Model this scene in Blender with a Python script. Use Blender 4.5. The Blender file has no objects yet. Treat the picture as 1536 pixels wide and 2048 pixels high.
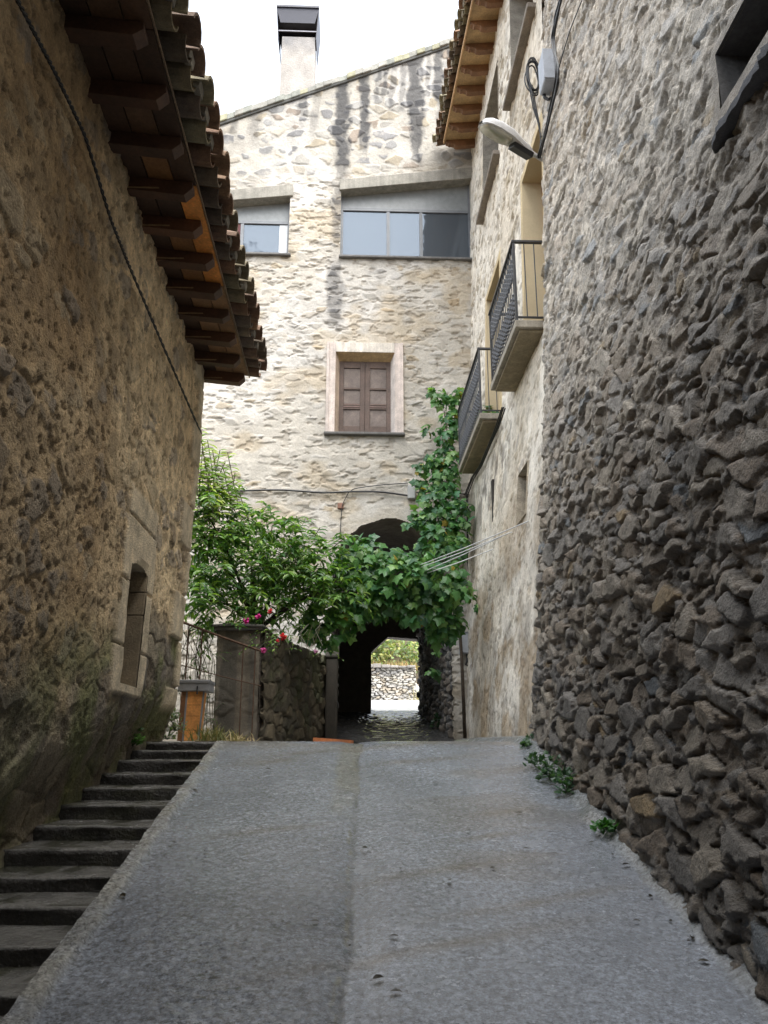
import bpy, math, random
import numpy as np
from mathutils import Vector
random.seed(7); RNG = np.random.default_rng(11)
S = bpy.context.scene
# ------------------------------------------------------------------ camera
FPX, HY, VX, EYE = 1657.0, 1500.0, 700.0, 1.6
PITCH = math.atan((HY-1024)/FPX); YAW = math.atan((768-VX)/math.hypot(FPX, HY-1024))
cd = bpy.data.cameras.new('camera'); cam = bpy.data.objects.new('camera', cd); S.collection.objects.link(cam)
cam.location = (0, 0, EYE); cam.rotation_euler = (math.pi/2+PITCH, 0, -YAW)
cd.sensor_fit = 'VERTICAL'; cd.sensor_height = 36; cd.lens = 36*FPX/2048
cd.clip_start = .05; cd.clip_end = 2000; S.camera = cam
# ------------------------------------------------------------------ sky, sun, exposure
SUN_EL, SUN_AZ = math.radians(60), math.radians(148)     # compass: 0 = +Y, 90 = +X
w = bpy.data.worlds.new('World'); S.world = w; w.use_nodes = True
nt = w.node_tree; nt.nodes.clear()
sky = nt.nodes.new('ShaderNodeTexSky'); sky.sky_type = 'NISHITA'; sky.sun_disc = False
sky.sun_elevation = SUN_EL; sky.sun_rotation = SUN_AZ; sky.dust_density = 3; sky.air_density = 1.4
hs = nt.nodes.new('ShaderNodeHueSaturation'); hs.inputs['Saturation'].default_value = .30; hs.inputs['Value'].default_value = 1.0
mx = nt.nodes.new('ShaderNodeMix'); mx.data_type = 'RGBA'; mx.inputs[0].default_value = .45
mx.inputs[7].default_value = (7.3, 8.0, 9.0, 1)        # even bright cloud layer
bg = nt.nodes.new('ShaderNodeBackground'); bg.inputs['Strength'].default_value = .12
ow = nt.nodes.new('ShaderNodeOutputWorld')
nt.links.new(sky.outputs[0], hs.inputs['Color']); nt.links.new(hs.outputs[0], mx.inputs[6])
nt.links.new(mx.outputs[2], bg.inputs[0]); nt.links.new(bg.outputs[0], ow.inputs[0])
sl = bpy.data.lights.new('sun', 'SUN'); sl.energy = 2.6; sl.angle = math.radians(75); sl.color = (1, .96, .9)
so = bpy.data.objects.new('sun', sl); S.collection.objects.link(so)
sdir = Vector((math.sin(SUN_AZ)*math.cos(SUN_EL), math.cos(SUN_AZ)*math.cos(SUN_EL), math.sin(SUN_EL)))
so.rotation_euler = sdir.to_track_quat('Z', 'Y').to_euler(); so.location = (0, 0, 30)
S.view_settings.view_transform = 'Standard'; S.view_settings.look = 'None'
S.view_settings.exposure = 1.65; S.view_settings.gamma = 1
S.render.engine = 'CYCLES'
S.cycles.use_denoising = True; S.cycles.denoiser = 'OPENIMAGEDENOISE'; S.cycles.denoising_prefilter = 'ACCURATE'; S.cycles.use_guiding = True; S.cycles.use_surface_guiding = True; S.cycles.sample_clamp_indirect = 3; S.cycles.caustics_reflective = False; S.cycles.caustics_refractive = False; S.cycles.use_adaptive_sampling = False
S.cycles.max_bounces = 8; S.cycles.diffuse_bounces = 5

# ------------------------------------------------------------------ measuring helpers
_p, _y = PITCH, YAW
FW = np.array([math.sin(_y)*math.cos(_p), math.cos(_y)*math.cos(_p), math.sin(_p)])
RT = np.array([math.cos(_y), -math.sin(_y), 0]); UP = np.cross(RT, FW)
def at(x, y, Y=None, X=None):
    """real position of something seen at photo point x, y whose distance (Y) or wall plane (X) is known"""
    d = FW+RT*(x-768)/FPX+UP*(1024-y)/FPX
    t = Y/d[1] if Y is not None else X/d[0]
    return np.array([0, 0, EYE])+d*t
def ss(a, b, x):
    t = np.clip((x-a)/(b-a), 0, 1); return t*t*(3-2*t)
def lerp(a, b, t): return a+(b-a)*t
CREST = 7.62
def roadz(Y):
    Y = np.asarray(Y, float)
    z = np.where(Y < CREST-.25, .22*Y, 0)
    a, b = CREST-.25, CREST+.2
    t = np.clip((Y-a)/(b-a), 0, 1)
    zt = .22*a+(b-a)*(.22*t+(.006-.22)*t*t/2)
    ze = .22*a+(b-a)*(.22+.006)/2
    z = np.where(Y >= a, zt, z)
    z = np.where(Y >= b, ze+.006*(Y-b), z)
    z = z+np.where(Y > 13.2, .100*(np.minimum(Y, 40)-13.2), 0)
    return z

# ------------------------------------------------------------------ numpy noise
def h2(ix, iy, s):
    ix = ix.astype(np.int64); iy = iy.astype(np.int64)
    n = (ix*374761393+iy*668265263+s*1442695041) & 0xffffffff
    n = ((n ^ (n >> 13))*1274126177) & 0xffffffff
    n = ((n ^ (n >> 16))*2246822519) & 0xffffffff
    n = n ^ (n >> 15)
    return (n & 0xffffff)/float(0x1000000)
def vn(x, y, s=0):
    xi = np.floor(x); yi = np.floor(y); fx = x-xi; fy = y-yi
    fx = fx*fx*(3-2*fx); fy = fy*fy*(3-2*fy)
    a = h2(xi, yi, s); b = h2(xi+1, yi, s); c = h2(xi, yi+1, s); d = h2(xi+1, yi+1, s)
    return lerp(lerp(a, b, fx), lerp(c, d, fx), fy)
def fbm(x, y, s=0, o=4, g=.5):
    r = 0; a = 1; t = 0
    for k in range(o):
        r = r+a*vn(x*2**k, y*2**k, s+k*17); t += a; a *= g
    return r/t
def vor(u, v, cu, cv, s, jit=.9, p=2.6):
    """stone cells: nearest and second distance, three random numbers and the offset of each point in its stone"""
    U = u/cu; V = v/cv; iv = np.floor(V)
    d1 = np.full(u.shape, 9.); d2 = np.full(u.shape, 9.); R = [np.zeros(u.shape) for _ in range(3)]
    DU = np.zeros(u.shape); DV = np.zeros(u.shape)
    for dj in (-1, 0, 1):
        j = iv+dj; off = (np.mod(j, 2))*.5; iu = np.floor(U-off)
        for di in (-1, 0, 1):
            i = iu+di
            cx = i+off+.5+(h2(i, j, s)-.5)*jit; cy = j+.5+(h2(i, j, s+1)-.5)*jit
            du = U-cx; dv = V-cy
            wgt = .75+.5*h2(i, j, s+2)
            d = (np.abs(du)**p+np.abs(dv)**p)**(1/p)*wgt
            nr = d < d1
            d2 = np.where(nr, d1, np.minimum(d2, d))
            d1 = np.where(nr, d, d1)
            for q in range(3): R[q] = np.where(nr, h2(i, j, s+5+q), R[q])
            DU = np.where(nr, du*cu, DU); DV = np.where(nr, dv*cv, DV)
    return d1, d2, R[0], R[1], R[2], DU, DV
def pal(r, cols):
    cols = np.array(cols); return cols[np.minimum((r*len(cols)).astype(int), len(cols)-1)]

def smax(a, b, k): return (a+b+np.sqrt((a-b)**2+k*k))/2
def stones(u, v, cu, cv, s, amp, hm, tilt=1., gap=.05, wid=.22, k=.004, hide=.2, jit=1., p=2.6):
    """stones standing out of a mortar surface hm: height, how much each point is stone, random numbers"""
    d1, d2, r1, r2, r3, du, dv = vor(u, v, cu, cv, s, jit, p)
    e = d2-d1+.10*(fbm(u*18, v*18, s+50, 3)-.5)
    hs = -gap+(gap+amp*(.1+.9*r1))*ss(-.02, wid, e)+((r2-.5)*du*.5+(r3-.5)*dv*.7)*tilt
    hs = np.where((r1*13.7+r2*3.1) % 1 < hide, hs-.03, hs)
    return smax(hs, hm, k), ss(-.003, .005, hs-hm), r1, r2, r3
# ------------------------------------------------------------------ mesh builder
class MB:
    def __init__(s): s.v = []; s.f = {}; s.c = []; s.n = 0
    def add(s, v, f, col=(.5, .5, .5)):
        v = np.asarray(v, float).reshape(-1, 3); col = np.asarray(col, float)
        if col.ndim == 1: col = np.tile(col, (len(v), 1))
        s.v.append(v); s.c.append(col)
        if isinstance(f, np.ndarray): s.f.setdefault(f.shape[1], []).append(f+s.n)
        else:
            for q in f: s.f.setdefault(len(q), []).append(np.array([q])+s.n)
        s.n += len(v); return s
    def box(s, a, b, col=(.5, .5, .5)):
        x0, y0, z0 = a; x1, y1, z1 = b
        return s.hexa([(x0, y0, z0), (x1, y0, z0), (x1, y1, z0), (x0, y1, z0), (x0, y0, z1), (x1, y0, z1), (x1, y1, z1), (x0, y1, z1)], col)
    def hexa(s, p, col=(.5, .5, .5)):
        return s.add(p, [(0, 3, 2, 1), (4, 5, 6, 7), (0, 1, 5, 4), (1, 2, 6, 5), (2, 3, 7, 6), (3, 0, 4, 7)], col)
    def obox(s, c, ax, ay, az, hx, hy, hz, col=(.5, .5, .5)):
        c = np.array(c, float); ax = np.array(ax, float)*hx; ay = np.array(ay, float)*hy; az = np.array(az, float)*hz
        return s.hexa([c-ax-ay-az, c+ax-ay-az, c+ax+ay-az, c-ax+ay-az, c-ax-ay+az, c+ax-ay+az, c+ax+ay+az, c-ax+ay+az], col)
    def prism(s, poly, d, col=(.5, .5, .5)):
        """poly: 3-D outline, d: extrusion vector"""
        p = np.array(poly, float); n = len(p); d = np.array(d, float)
        return s.add(np.vstack([p, p+d]), [tuple(range(n))[::-1], tuple(range(n, 2*n))]+[(i, (i+1) % n, n+(i+1) % n, n+i) for i in range(n)], col)
    def tube(s, pts, r, n=7, col=(.5, .5, .5)):
        p = np.array(pts, float); m = len(p); r = np.full(m, r) if np.isscalar(r) else np.array(r)
        t = np.gradient(p, axis=0); t /= np.linalg.norm(t, axis=1)[:, None]+1e-9
        ref = np.array([0, 0, 1.]) if abs(t[0][2]) < .9 else np.array([1., 0, 0])
        V = []
        a = np.cross(t[0], ref); a /= np.linalg.norm(a)
        for i in range(m):
            a = a-t[i]*(a@t[i]); a /= np.linalg.norm(a)+1e-9; b = np.cross(t[i], a)
            for k in range(n):
                an = 2*math.pi*k/n; V.append(p[i]+r[i]*(math.cos(an)*a+math.sin(an)*b))
        F = [(i*n+k, i*n+(k+1) % n, (i+1)*n+(k+1) % n, (i+1)*n+k) for i in range(m-1) for k in range(n)]
        F += [tuple(range(n))[::-1], tuple(range((m-1)*n, m*n))]
        return s.add(V, F, col)
    def grid(s, P, C, keep=None, flip=False):
        nu, nv = P.shape[:2]; idx = np.arange(nu*nv).reshape(nu, nv)
        q = np.stack([idx[:-1, :-1], idx[1:, :-1], idx[1:, 1:], idx[:-1, 1:]], -1)
        if flip: q = q[..., ::-1]
        q = q[keep] if keep is not None else q.reshape(-1, 4)
        q = q.reshape(-1, 4)
        used = np.zeros(nu*nv, bool); used[q.ravel()] = True
        mp = np.cumsum(used)-1
        return s.add(P.reshape(-1, 3)[used], mp[q], C.reshape(-1, 3)[used])
    def build(s, name, mat, parent=None, smooth=False, bevel=0, org=None):
        me = bpy.data.meshes.new(name); v = np.vstack(s.v); c = np.vstack(s.c)
        o0 = np.array(org if org is not None else (parent_loc(parent) if parent else (0, 0, 0)), float)
        me.vertices.add(len(v)); me.vertices.foreach_set('co', (v-o0).ravel())
        loops = []; st = []; tot = []; k = 0
        for n, fl in s.f.items():
            a = np.vstack(fl); loops.append(a.ravel()); st.append(k+np.arange(len(a))*n); tot.append(np.full(len(a), n)); k += a.size
        loops = np.concatenate(loops); st = np.concatenate(st); tot = np.concatenate(tot)
        me.loops.add(len(loops)); me.loops.foreach_set('vertex_index', loops.astype(np.int32))
        me.polygons.add(len(st)); me.polygons.foreach_set('loop_start', st.astype(np.int32)); me.polygons.foreach_set('loop_total', tot.astype(np.int32))
        me.polygons.foreach_set('use_smooth', np.full(len(st), smooth))
        at_ = me.attributes.new('Col', 'FLOAT_COLOR', 'POINT'); at_.data.foreach_set('color', np.hstack([c, np.ones((len(c), 1))]).astype(np.float32).ravel())
        me.update(calc_edges=True); me.validate()
        me.materials.append(mat)
        o = bpy.data.objects.new(name, me); S.collection.objects.link(o)
        if parent: o.parent = parent
        elif org is not None: o.location = org
        if bevel:
            b = o.modifiers.new('bevel', 'BEVEL'); b.width = bevel; b.segments = 2; b.limit_method = 'ANGLE'
        return o
def parent_loc(p):
    v = np.zeros(3)
    while p: v += np.array(p.location); p = p.parent
    return v
def tag(o, label=None, cat=None, group=None, kind=None):
    if label: o['label'] = label
    if cat: o['category'] = cat
    if group: o['group'] = group
    if kind: o['kind'] = kind
    return o
def thing(name, label, cat, loc=(0, 0, 0), group=None):
    o = bpy.data.objects.new(name, None); S.collection.objects.link(o); o.location = loc; o.empty_display_size = .2
    return tag(o, label, cat, group)

# ------------------------------------------------------------------ materials
def mat(name, col=None, rough=.8, var=.25, vscale=6., bump=.3, bscale=60., metal=0., spec=.5, bdist=.01, detail=8, streak=0., rvar=0.):
    """vertex colour (or one colour) broken up by noise, with fine bump"""
    m = bpy.data.materials.new(name); m.use_nodes = True; n = m.node_tree; n.nodes.clear(); L = n.links.new
    out = n.nodes.new('ShaderNodeOutputMaterial'); b = n.nodes.new('ShaderNodeBsdfPrincipled'); L(b.outputs[0], out.inputs[0])
    b.inputs['Roughness'].default_value = rough; b.inputs['Metallic'].default_value = metal
    b.inputs['Specular IOR Level'].default_value = spec
    geo = n.nodes.new('ShaderNodeNewGeometry')
    if col is None:
        c = n.nodes.new('ShaderNodeAttribute'); c.attribute_name = 'Col'; src = c.outputs['Color']
    else:
        c = n.nodes.new('ShaderNodeRGB'); c.outputs[0].default_value = (*col, 1); src = c.outputs[0]
    def noise(sc, det=6, rgh=.6, stretch=None):
        t = n.nodes.new('ShaderNodeTexNoise'); t.inputs['Scale'].default_value = sc; t.inputs['Detail'].default_value = det; t.inputs['Roughness'].default_value = rgh
        if stretch:
            mp = n.nodes.new('ShaderNodeMapping'); mp.inputs['Scale'].default_value = stretch; L(geo.outputs['Position'], mp.inputs[0]); L(mp.outputs[0], t.inputs['Vector'])
        else: L(geo.outputs['Position'], t.inputs['Vector'])
        return t.outputs['Fac']
    def ramp(s, a, b2, lo, hi):
        r = n.nodes.new('ShaderNodeMapRange'); L(s, r.inputs[0])
        for i, v in enumerate((a, b2, lo, hi)): r.inputs[1+i].default_value = v
        return r.outputs[0]
    def mul(cs, fs):
        x = n.nodes.new('ShaderNodeMix'); x.data_type = 'RGBA'; x.blend_type = 'MULTIPLY'; x.inputs[0].default_value = 1
        L(cs, x.inputs[6]); L(fs, x.inputs[7]); return x.outputs[2]
    if var:
        src = mul(src, ramp(noise(vscale), .3, .7, 1-var, 1+var))
        src = mul(src, ramp(noise(vscale*9, 4), .3, .7, 1-var*.7, 1+var*.7))
    if streak:
        src = mul(src, ramp(noise(1, 5, .6, (14, 14, .6)), .35, .65, 1-streak, 1+streak*.4))
    L(src, b.inputs['Base Color'])
    if rvar: L(ramp(noise(vscale*.7), .35, .65, rough-rvar, rough+rvar), b.inputs['Roughness'])
    if bump:
        bn = n.nodes.new('ShaderNodeBump'); bn.inputs['Strength'].default_value = bump; bn.inputs['Distance'].default_value = bdist
        L(noise(bscale, detail, .65), bn.inputs['Height']); L(bn.outputs[0], b.inputs['Normal'])
    return m
M = {}
M['rubble'] = mat('dark rubble masonry', rough=.62, var=.34, vscale=8, bump=1., bscale=65, bdist=.022)
M['facade'] = mat('pale rubble masonry', rough=.9, var=.14, vscale=3, bump=.55, bscale=28, bdist=.02)
M['render'] = mat('lime rendered masonry', rough=.9, var=.2, vscale=3, bump=.7, bscale=35, bdist=.015, streak=.08)
M['brownwall'] = mat('brown roughcast masonry', rough=.85, var=.36, vscale=7, bump=1., bscale=60, bdist=.022)
M['stone'] = mat('weathered stone', rough=.85, var=.28, vscale=8, bump=.7, bscale=50, bdist=.01)
M['concrete'] = mat('stained concrete', rough=.85, var=.22, vscale=6, bump=.5, bscale=45, bdist=.008, streak=.2)
M['plaster'] = mat('painted plaster', rough=.8, var=.06, vscale=4, bump=.2, bscale=50, bdist=.004)
M['wood'] = mat('old timber', rough=.65, var=.3, vscale=5, bump=.5, bscale=40, bdist=.006)
M['tile'] = mat('terracotta tile', rough=.8, var=.35, vscale=14, bump=.5, bscale=60, bdist=.006)
M['metal'] = mat('painted metal', rough=.45, var=.12, vscale=10, bump=.1, bscale=60, bdist=.002)
M['iron'] = mat('dark iron', (.035, .037, .042), rough=.4, var=.3, vscale=30, bump=.2, bscale=90, bdist=.002, spec=.6)
M['rust'] = mat('rusty iron', (.075, .045, .03), rough=.85, var=.4, vscale=20, bump=.4, bscale=90, bdist=.003, spec=.2)
M['cable'] = mat('black cable', (.012, .012, .013), rough=.45, var=.2, vscale=30, bump=.2, bscale=200, bdist=.001)
M['wire'] = mat('white wire', (.62, .62, .62), rough=.5, var=.1, bump=0)
M['step'] = mat('wet stone step', rough=.20, var=.35, vscale=9, bump=.9, bscale=38, bdist=.02, rvar=.14)
M['bark'] = mat('bark', (.06, .045, .032), rough=.9, var=.4, vscale=20, bump=.8, bscale=50, bdist=.01)
M['soil'] = mat('soil and dry ground', (.14, .11, .075), rough=.95, var=.4, vscale=3, bump=.8, bscale=30, bdist=.02)
def glass(name, tint, rough=.04, mixd=.25, dcol=(.2, .23, .27)):
    m = bpy.data.materials.new(name); m.use_nodes = True; n = m.node_tree; n.nodes.clear(); L = n.links.new
    out = n.nodes.new('ShaderNodeOutputMaterial'); g = n.nodes.new('ShaderNodeBsdfGlossy'); d = n.nodes.new('ShaderNodeBsdfDiffuse'); x = n.nodes.new('ShaderNodeMixShader')
    g.inputs[0].default_value = (*tint, 1); g.inputs['Roughness'].default_value = rough; d.inputs[0].default_value = (*dcol, 1); x.inputs[0].default_value = mixd
    t = n.nodes.new('ShaderNodeTexNoise'); t.inputs['Scale'].default_value = 3.; bn = n.nodes.new('ShaderNodeBump'); bn.inputs['Strength'].default_value = .06; bn.inputs['Distance'].default_value = .05
    geo = n.nodes.new('ShaderNodeNewGeometry'); L(geo.outputs['Position'], t.inputs['Vector']); L(t.outputs['Fac'], bn.inputs['Height']); L(bn.outputs[0], g.inputs['Normal'])
    L(g.outputs[0], x.inputs[1]); L(d.outputs[0], x.inputs[2]); L(x.outputs[0], out.inputs[0]); return m
M['glass'] = glass('window glass', (.062, .074, .09), .05, .4, (.16, .185, .215))
M['lens'] = glass('lamp lens', (.5, .5, .46), .25, .6, (.42, .41, .33))
def leafmat(name, tr=.3, rough=.38):
    m = bpy.data.materials.new(name); m.use_nodes = True; n = m.node_tree; n.nodes.clear(); L = n.links.new
    out = n.nodes.new('ShaderNodeOutputMaterial'); b = n.nodes.new('ShaderNodeBsdfPrincipled'); t = n.nodes.new('ShaderNodeBsdfTranslucent'); x = n.nodes.new('ShaderNodeMixShader')
    c = n.nodes.new('ShaderNodeAttribute'); c.attribute_name = 'Col'
    L(c.outputs['Color'], b.inputs['Base Color']); b.inputs['Roughness'].default_value = rough
    k = n.nodes.new('ShaderNodeMix'); k.data_type = 'RGBA'; k.blend_type = 'MULTIPLY'; k.inputs[0].default_value = 1; k.inputs[7].default_value = (1.3, 1.5, .5, 1)
    L(c.outputs['Color'], k.inputs[6]); L(k.outputs[2], t.inputs[0]); x.inputs[0].default_value = tr
    L(b.outputs[0], x.inputs[1]); L(t.outputs[0], x.inputs[2]); L(x.outputs[0], out.inputs[0]); return m
M['leaf'] = leafmat('leaf', .38); M['petal'] = leafmat('petal', .35, .6); M['dry'] = leafmat('dry grass', .2, .8)

# road: wet worn concrete, left half coarse and dark, a gravelly joint, brown stains
def road_mat():
    m = bpy.data.materials.new('wet concrete road'); m.use_nodes = True; n = m.node_tree; n.nodes.clear(); L = n.links.new
    out = n.nodes.new('ShaderNodeOutputMaterial'); b = n.nodes.new('ShaderNodeBsdfPrincipled'); L(b.outputs[0], out.inputs[0])
    geo = n.nodes.new('ShaderNodeNewGeometry'); c = n.nodes.new('ShaderNodeAttribute'); c.attribute_name = 'Col'
    mk = n.nodes.new('ShaderNodeAttribute'); mk.attribute_name = 'Coarse'
    def noise(sc, det=5, r=.6, st=None):
        t = n.nodes.new('ShaderNodeTexNoise'); t.inputs['Scale'].default_value = sc; t.inputs['Detail'].default_value = det; t.inputs['Roughness'].default_value = r
        if st:
            mp = n.nodes.new('ShaderNodeMapping'); mp.inputs['Scale'].default_value = st; L(geo.outputs['Position'], mp.inputs[0]); L(mp.outputs[0], t.inputs['Vector'])
        else: L(geo.outputs['Position'], t.inputs['Vector'])
        return t.outputs['Fac']
    def math_(op, a, b2):
        q = n.nodes.new('ShaderNodeMath'); q.operation = op
        for i, v in enumerate((a, b2)):
            if isinstance(v, (int, float)): q.inputs[i].default_value = v
            else: L(v, q.inputs[i])
        return q.outputs[0]
    def rng(s, a, b2, lo, hi):
        r = n.nodes.new('ShaderNodeMapRange'); L(s, r.inputs[0])
        for i, v in enumerate((a, b2, lo, hi)): r.inputs[1+i].default_value = v
        return r.outputs[0]
    def mul(cs, fs):
        x = n.nodes.new('ShaderNodeMix'); x.data_type = 'RGBA'; x.blend_type = 'MULTIPLY'; x.inputs[0].default_value = 1
        L(cs, x.inputs[6]); L(fs, x.inputs[7]); return x.outputs[2]
    vo = n.nodes.new('ShaderNodeTexVoronoi'); vo.inputs['Scale'].default_value = 85; L(geo.outputs['Position'], vo.inputs['Vector'])
    col = mul(c.outputs['Color'], rng(noise(1.3, 6), .3, .7, .78, 1.2))
    col = mul(col, rng(noise(40, 6, .75), .36, .64, .42, 1.6))
    pits = rng(noise(34, 4, .65), .36, .45, .25, 1.08)                       # open dark pits of the coarse half
    pm = n.nodes.new('ShaderNodeMix'); pm.data_type = 'RGBA'; pm.blend_type = 'MULTIPLY'; L(mk.outputs['Fac'], pm.inputs[0]); L(col, pm.inputs[6]); L(pits, pm.inputs[7]); col = pm.outputs[2]
    col = mul(col, rng(vo.outputs['Distance'], 0, .6, 1.15, .8))
    L(col, b.inputs['Base Color'])
    L(rng(noise(5, 6), .3, .7, .15, .32), b.inputs['Roughness'])
    b.inputs['Specular IOR Level'].default_value = .9; b.inputs['Coat Weight'].default_value = .5; b.inputs['Coat Roughness'].default_value = .22
    hgt = math_('ADD', math_('MULTIPLY', noise(30, 8, .8), 2.2), math_('MULTIPLY', noise(9, 4), .8))
    hgt = math_('ADD', hgt, math_('MULTIPLY', math_('MULTIPLY', vo.outputs['Distance'], mk.outputs['Fac']), -1.6))
    bn = n.nodes.new('ShaderNodeBump'); bn.inputs['Distance'].default_value = .018
    L(rng(mk.outputs['Fac'], 0, 1, .5, .85), bn.inputs['Strength']); L(hgt, bn.inputs['Height']); L(bn.outputs[0], b.inputs['Normal'])
    return m
M['road'] = road_mat()

# ------------------------------------------------------------------ ground, road
def axis(*segs):
    """segs: (start, end, step) joined"""
    a = [np.arange(s, e-1e-6, d) for s, e, d in segs]; a.append(np.array([segs[-1][1]])); return np.concatenate(a)
Yg = axis((-300, -20, 20), (-20, 40, 1.), (40, 400, 20)); Xg = axis((-300, -20, 20), (-20, 20, 2), (20, 300, 20))
XX, YY = np.meshgrid(Xg, Yg, indexing='ij'); ZZ = roadz(np.maximum(YY, -14))-.35+np.where(YY < -14, 0, 0)
P = np.stack([XX, YY, ZZ], -1)
tag(MB().grid(P, np.full(P.shape, .2)).build('ground', M['soil']), kind='structure')

Yr = axis((-14, 2.2, .2), (2.2, 5.5, .011), (5.5, 8.2, .02), (8.2, 13.6, .06)); Xr = axis((-1.16, -1.0, .011), (-1.0, -.3, .011), (-.3, .25, .01), (.25, 1.3, .012), (1.3, 1.72, .012))
XX, YY = np.meshgrid(Xr, Yr, indexing='ij')
ZZ = roadz(YY)
n1 = fbm(XX*1.3, YY*1.3, 3); n2 = fbm(XX*7, YY*7, 5)
gr = fbm(XX*46, YY*40, 57, 3, .6); ZZ = ZZ+(n1-.5)*.02+(n2-.5)*.006+.008*(gr-.5)*ss(8.3, 7.4, YY)*np.where(XX < .02, 1.25, .75)
ZZ = ZZ-.018*np.exp(-((XX-.05)/.10)**2)                                   # shallow gutter along the joint
near = ss(13.0, 12, YY)
edge = XX-1.44-.05*(fbm(YY*2.6, YY*0, 9)-.5)*2
ZZ = ZZ+near*ss(0, .12, edge)*.055                                        # mortar fillet against the wall foot
lip = ss(-1.06, -1.10, XX+.03*(fbm(YY*4, YY*0+3, 12)-.5)*2)
ZZ = ZZ+.03*lip*ss(7.9, 7.4, YY)*(.4+fbm(YY*9, XX*9, 21))
C = np.zeros(XX.shape+(3,)); C[:] = (.222, .246, .288)
jx = .085-.10*np.clip((7.6-YY)/4.5, 0, 1)+.07*(fbm(YY*1.3, YY*0, 31)-.5)+.025*(fbm(YY*9, YY*0, 32)-.5)
coarse = ss(.012, -.012, XX-jx)
C = lerp(C, np.array([.208, .231, .272]), (coarse*ss(7.6, 6.0, YY))[..., None])
strip = ss(-.20, -.13, XX-jx+.05*(fbm(YY*5, XX*5, 71)-.5))*ss(.014, -.004, XX-jx)*ss(5.0, 6.6, YY+2.6*(fbm(XX*9, YY*3, 72)-.5)); jm = strip
C = lerp(C, np.array([.21, .215, .195])*(.6+.8*fbm(XX*40, YY*22, 73, 2))[..., None], (strip*.85)[..., None])
line = np.exp(-((XX-jx)/.013)**2)*(.35+.65*ss(.35, .6, fbm(YY*5, XX*0, 74))); C = lerp(C, np.array([.045, .045, .04]), (line*.5)[..., None]); ZZ = ZZ-.008*line-.005*strip*fbm(XX*40, YY*22, 73, 2)
C = lerp(C, np.array([.20, .19, .13]), (ss(.02, .0, np.abs(XX-jx+.025))*ss(.52, .62, fbm(XX*30, YY*12, 75))*.7)[..., None])
st = ss(.56, .72, fbm(XX*1.1+4, YY*2.6, 44))*ss(.2, .7, XX)*ss(3.4, 5, YY); C = lerp(C, np.array([.135, .11, .075]), (st*.35)[..., None])
st = ss(7.1, 7.6, YY)*ss(.35, .75, fbm(XX*3, YY*3, 46)); C = lerp(C, np.array([.24, .22, .18]), (st*.7)[..., None])
C = lerp(C, np.array([.22, .235, .24]), (near*ss(-.02, .06, edge)*.75)[..., None])
C = lerp(C, np.array([.30, .30, .28]), np.clip(lip*1.5*n2, 0, 1)[..., None])
for (x0, y0, sx, sy) in ((-.6, 6.9, .3, .1), (-.3, 7.2, .5, .08), (.5, 4.6, .5, .06), (.9, 4.2, .5, .05), (.35, 3.75, .6, .05), (-.5, 5.2, .3, .05), (1.0, 5.55, .22, .07), (.82, 5.1, .3, .05), (1.2, 6.6, .3, .12), (.6, 6.9, .5, .08)):
    g = np.exp(-((XX-x0)/sx)**2-((YY-y0-(XX-x0)*.35)/sy)**2)*(.4+n2); C = lerp(C, np.array([.13, .105, .07]), np.clip(g*.55, 0, .6)[..., None])
P = np.stack([XX, YY, ZZ], -1)
ro = MB().grid(P, C).build('road', M['road'], smooth=True)
keepc = coarse
a_ = ro.data.attributes.new('Coarse', 'FLOAT', 'POINT'); a_.data.foreach_set('value', np.clip(coarse*.8*ss(6.0, 3.6, YY)*(.3+fbm(XX*2,YY*2,77))+strip*.25+ss(13, 14, YY)*.6, 0, 1).astype(np.float32).ravel())
tag(ro, kind='structure')
# side skirt of the slab over the steps
sk = MB(); Ys = np.arange(-14, 7.6, .1); zs = roadz(Ys)
sk.grid(np.stack([np.stack([np.full_like(Ys, -1.157)+.006*np.sin(Ys*9), Ys, zs-.5], -1), np.stack([np.full_like(Ys, -1.157), Ys, zs+.016], -1)], 0), np.full((2, len(Ys), 3), .12))
tag(sk.build('road_kerb', M['step']), kind='structure')
# courtyard and side paths past the crest
Yc = axis((7.62, 13.5, .08),); Xc = axis((-6, -1.14, .1),)
XX, YY = np.meshgrid(Xc, Yc, indexing='ij'); ZZ = roadz(np.maximum(YY, 7.9))+(fbm(XX*3, YY*3, 8)-.5)*.02-.004
C = lerp(np.array([.14, .13, .11]), np.array([.09, .085, .07]), fbm(XX*4, YY*4, 3)[..., None])
tag(MB().grid(np.stack([XX, YY, ZZ], -1), C).build('courtyard_path', M['stone'], smooth=True), kind='structure')
# wet cobbles inside the passage
Yc = axis((12.9, 20.6, .022),); Xc = axis((-.5, 2.05, .022),)
XX, YY = np.meshgrid(Xc, Yc, indexing='ij'); d1, d2, r1, r2, r3, du, dv = vor(XX, YY, .26, .12, 5)
ZZ = roadz(YY)+.012+.020*ss(.0, .5, d2-d1)*(.5+r1)-.03*ss(13.2, 12.9, YY)+(r2-.5)*du*.12+(r3-.5)*dv*.16
C = np.zeros(XX.shape+(3,)); C[:] = (.05, .05, .05)
M['cobble'] = mat('wet cobbles', rough=.09, var=.3, vscale=8, bump=.12, bscale=25, bdist=.01, spec=.8)
tag(MB().grid(np.stack([XX, YY, ZZ], -1), C).build('cobbled_path', M['cobble'], smooth=True), kind='structure')

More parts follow.
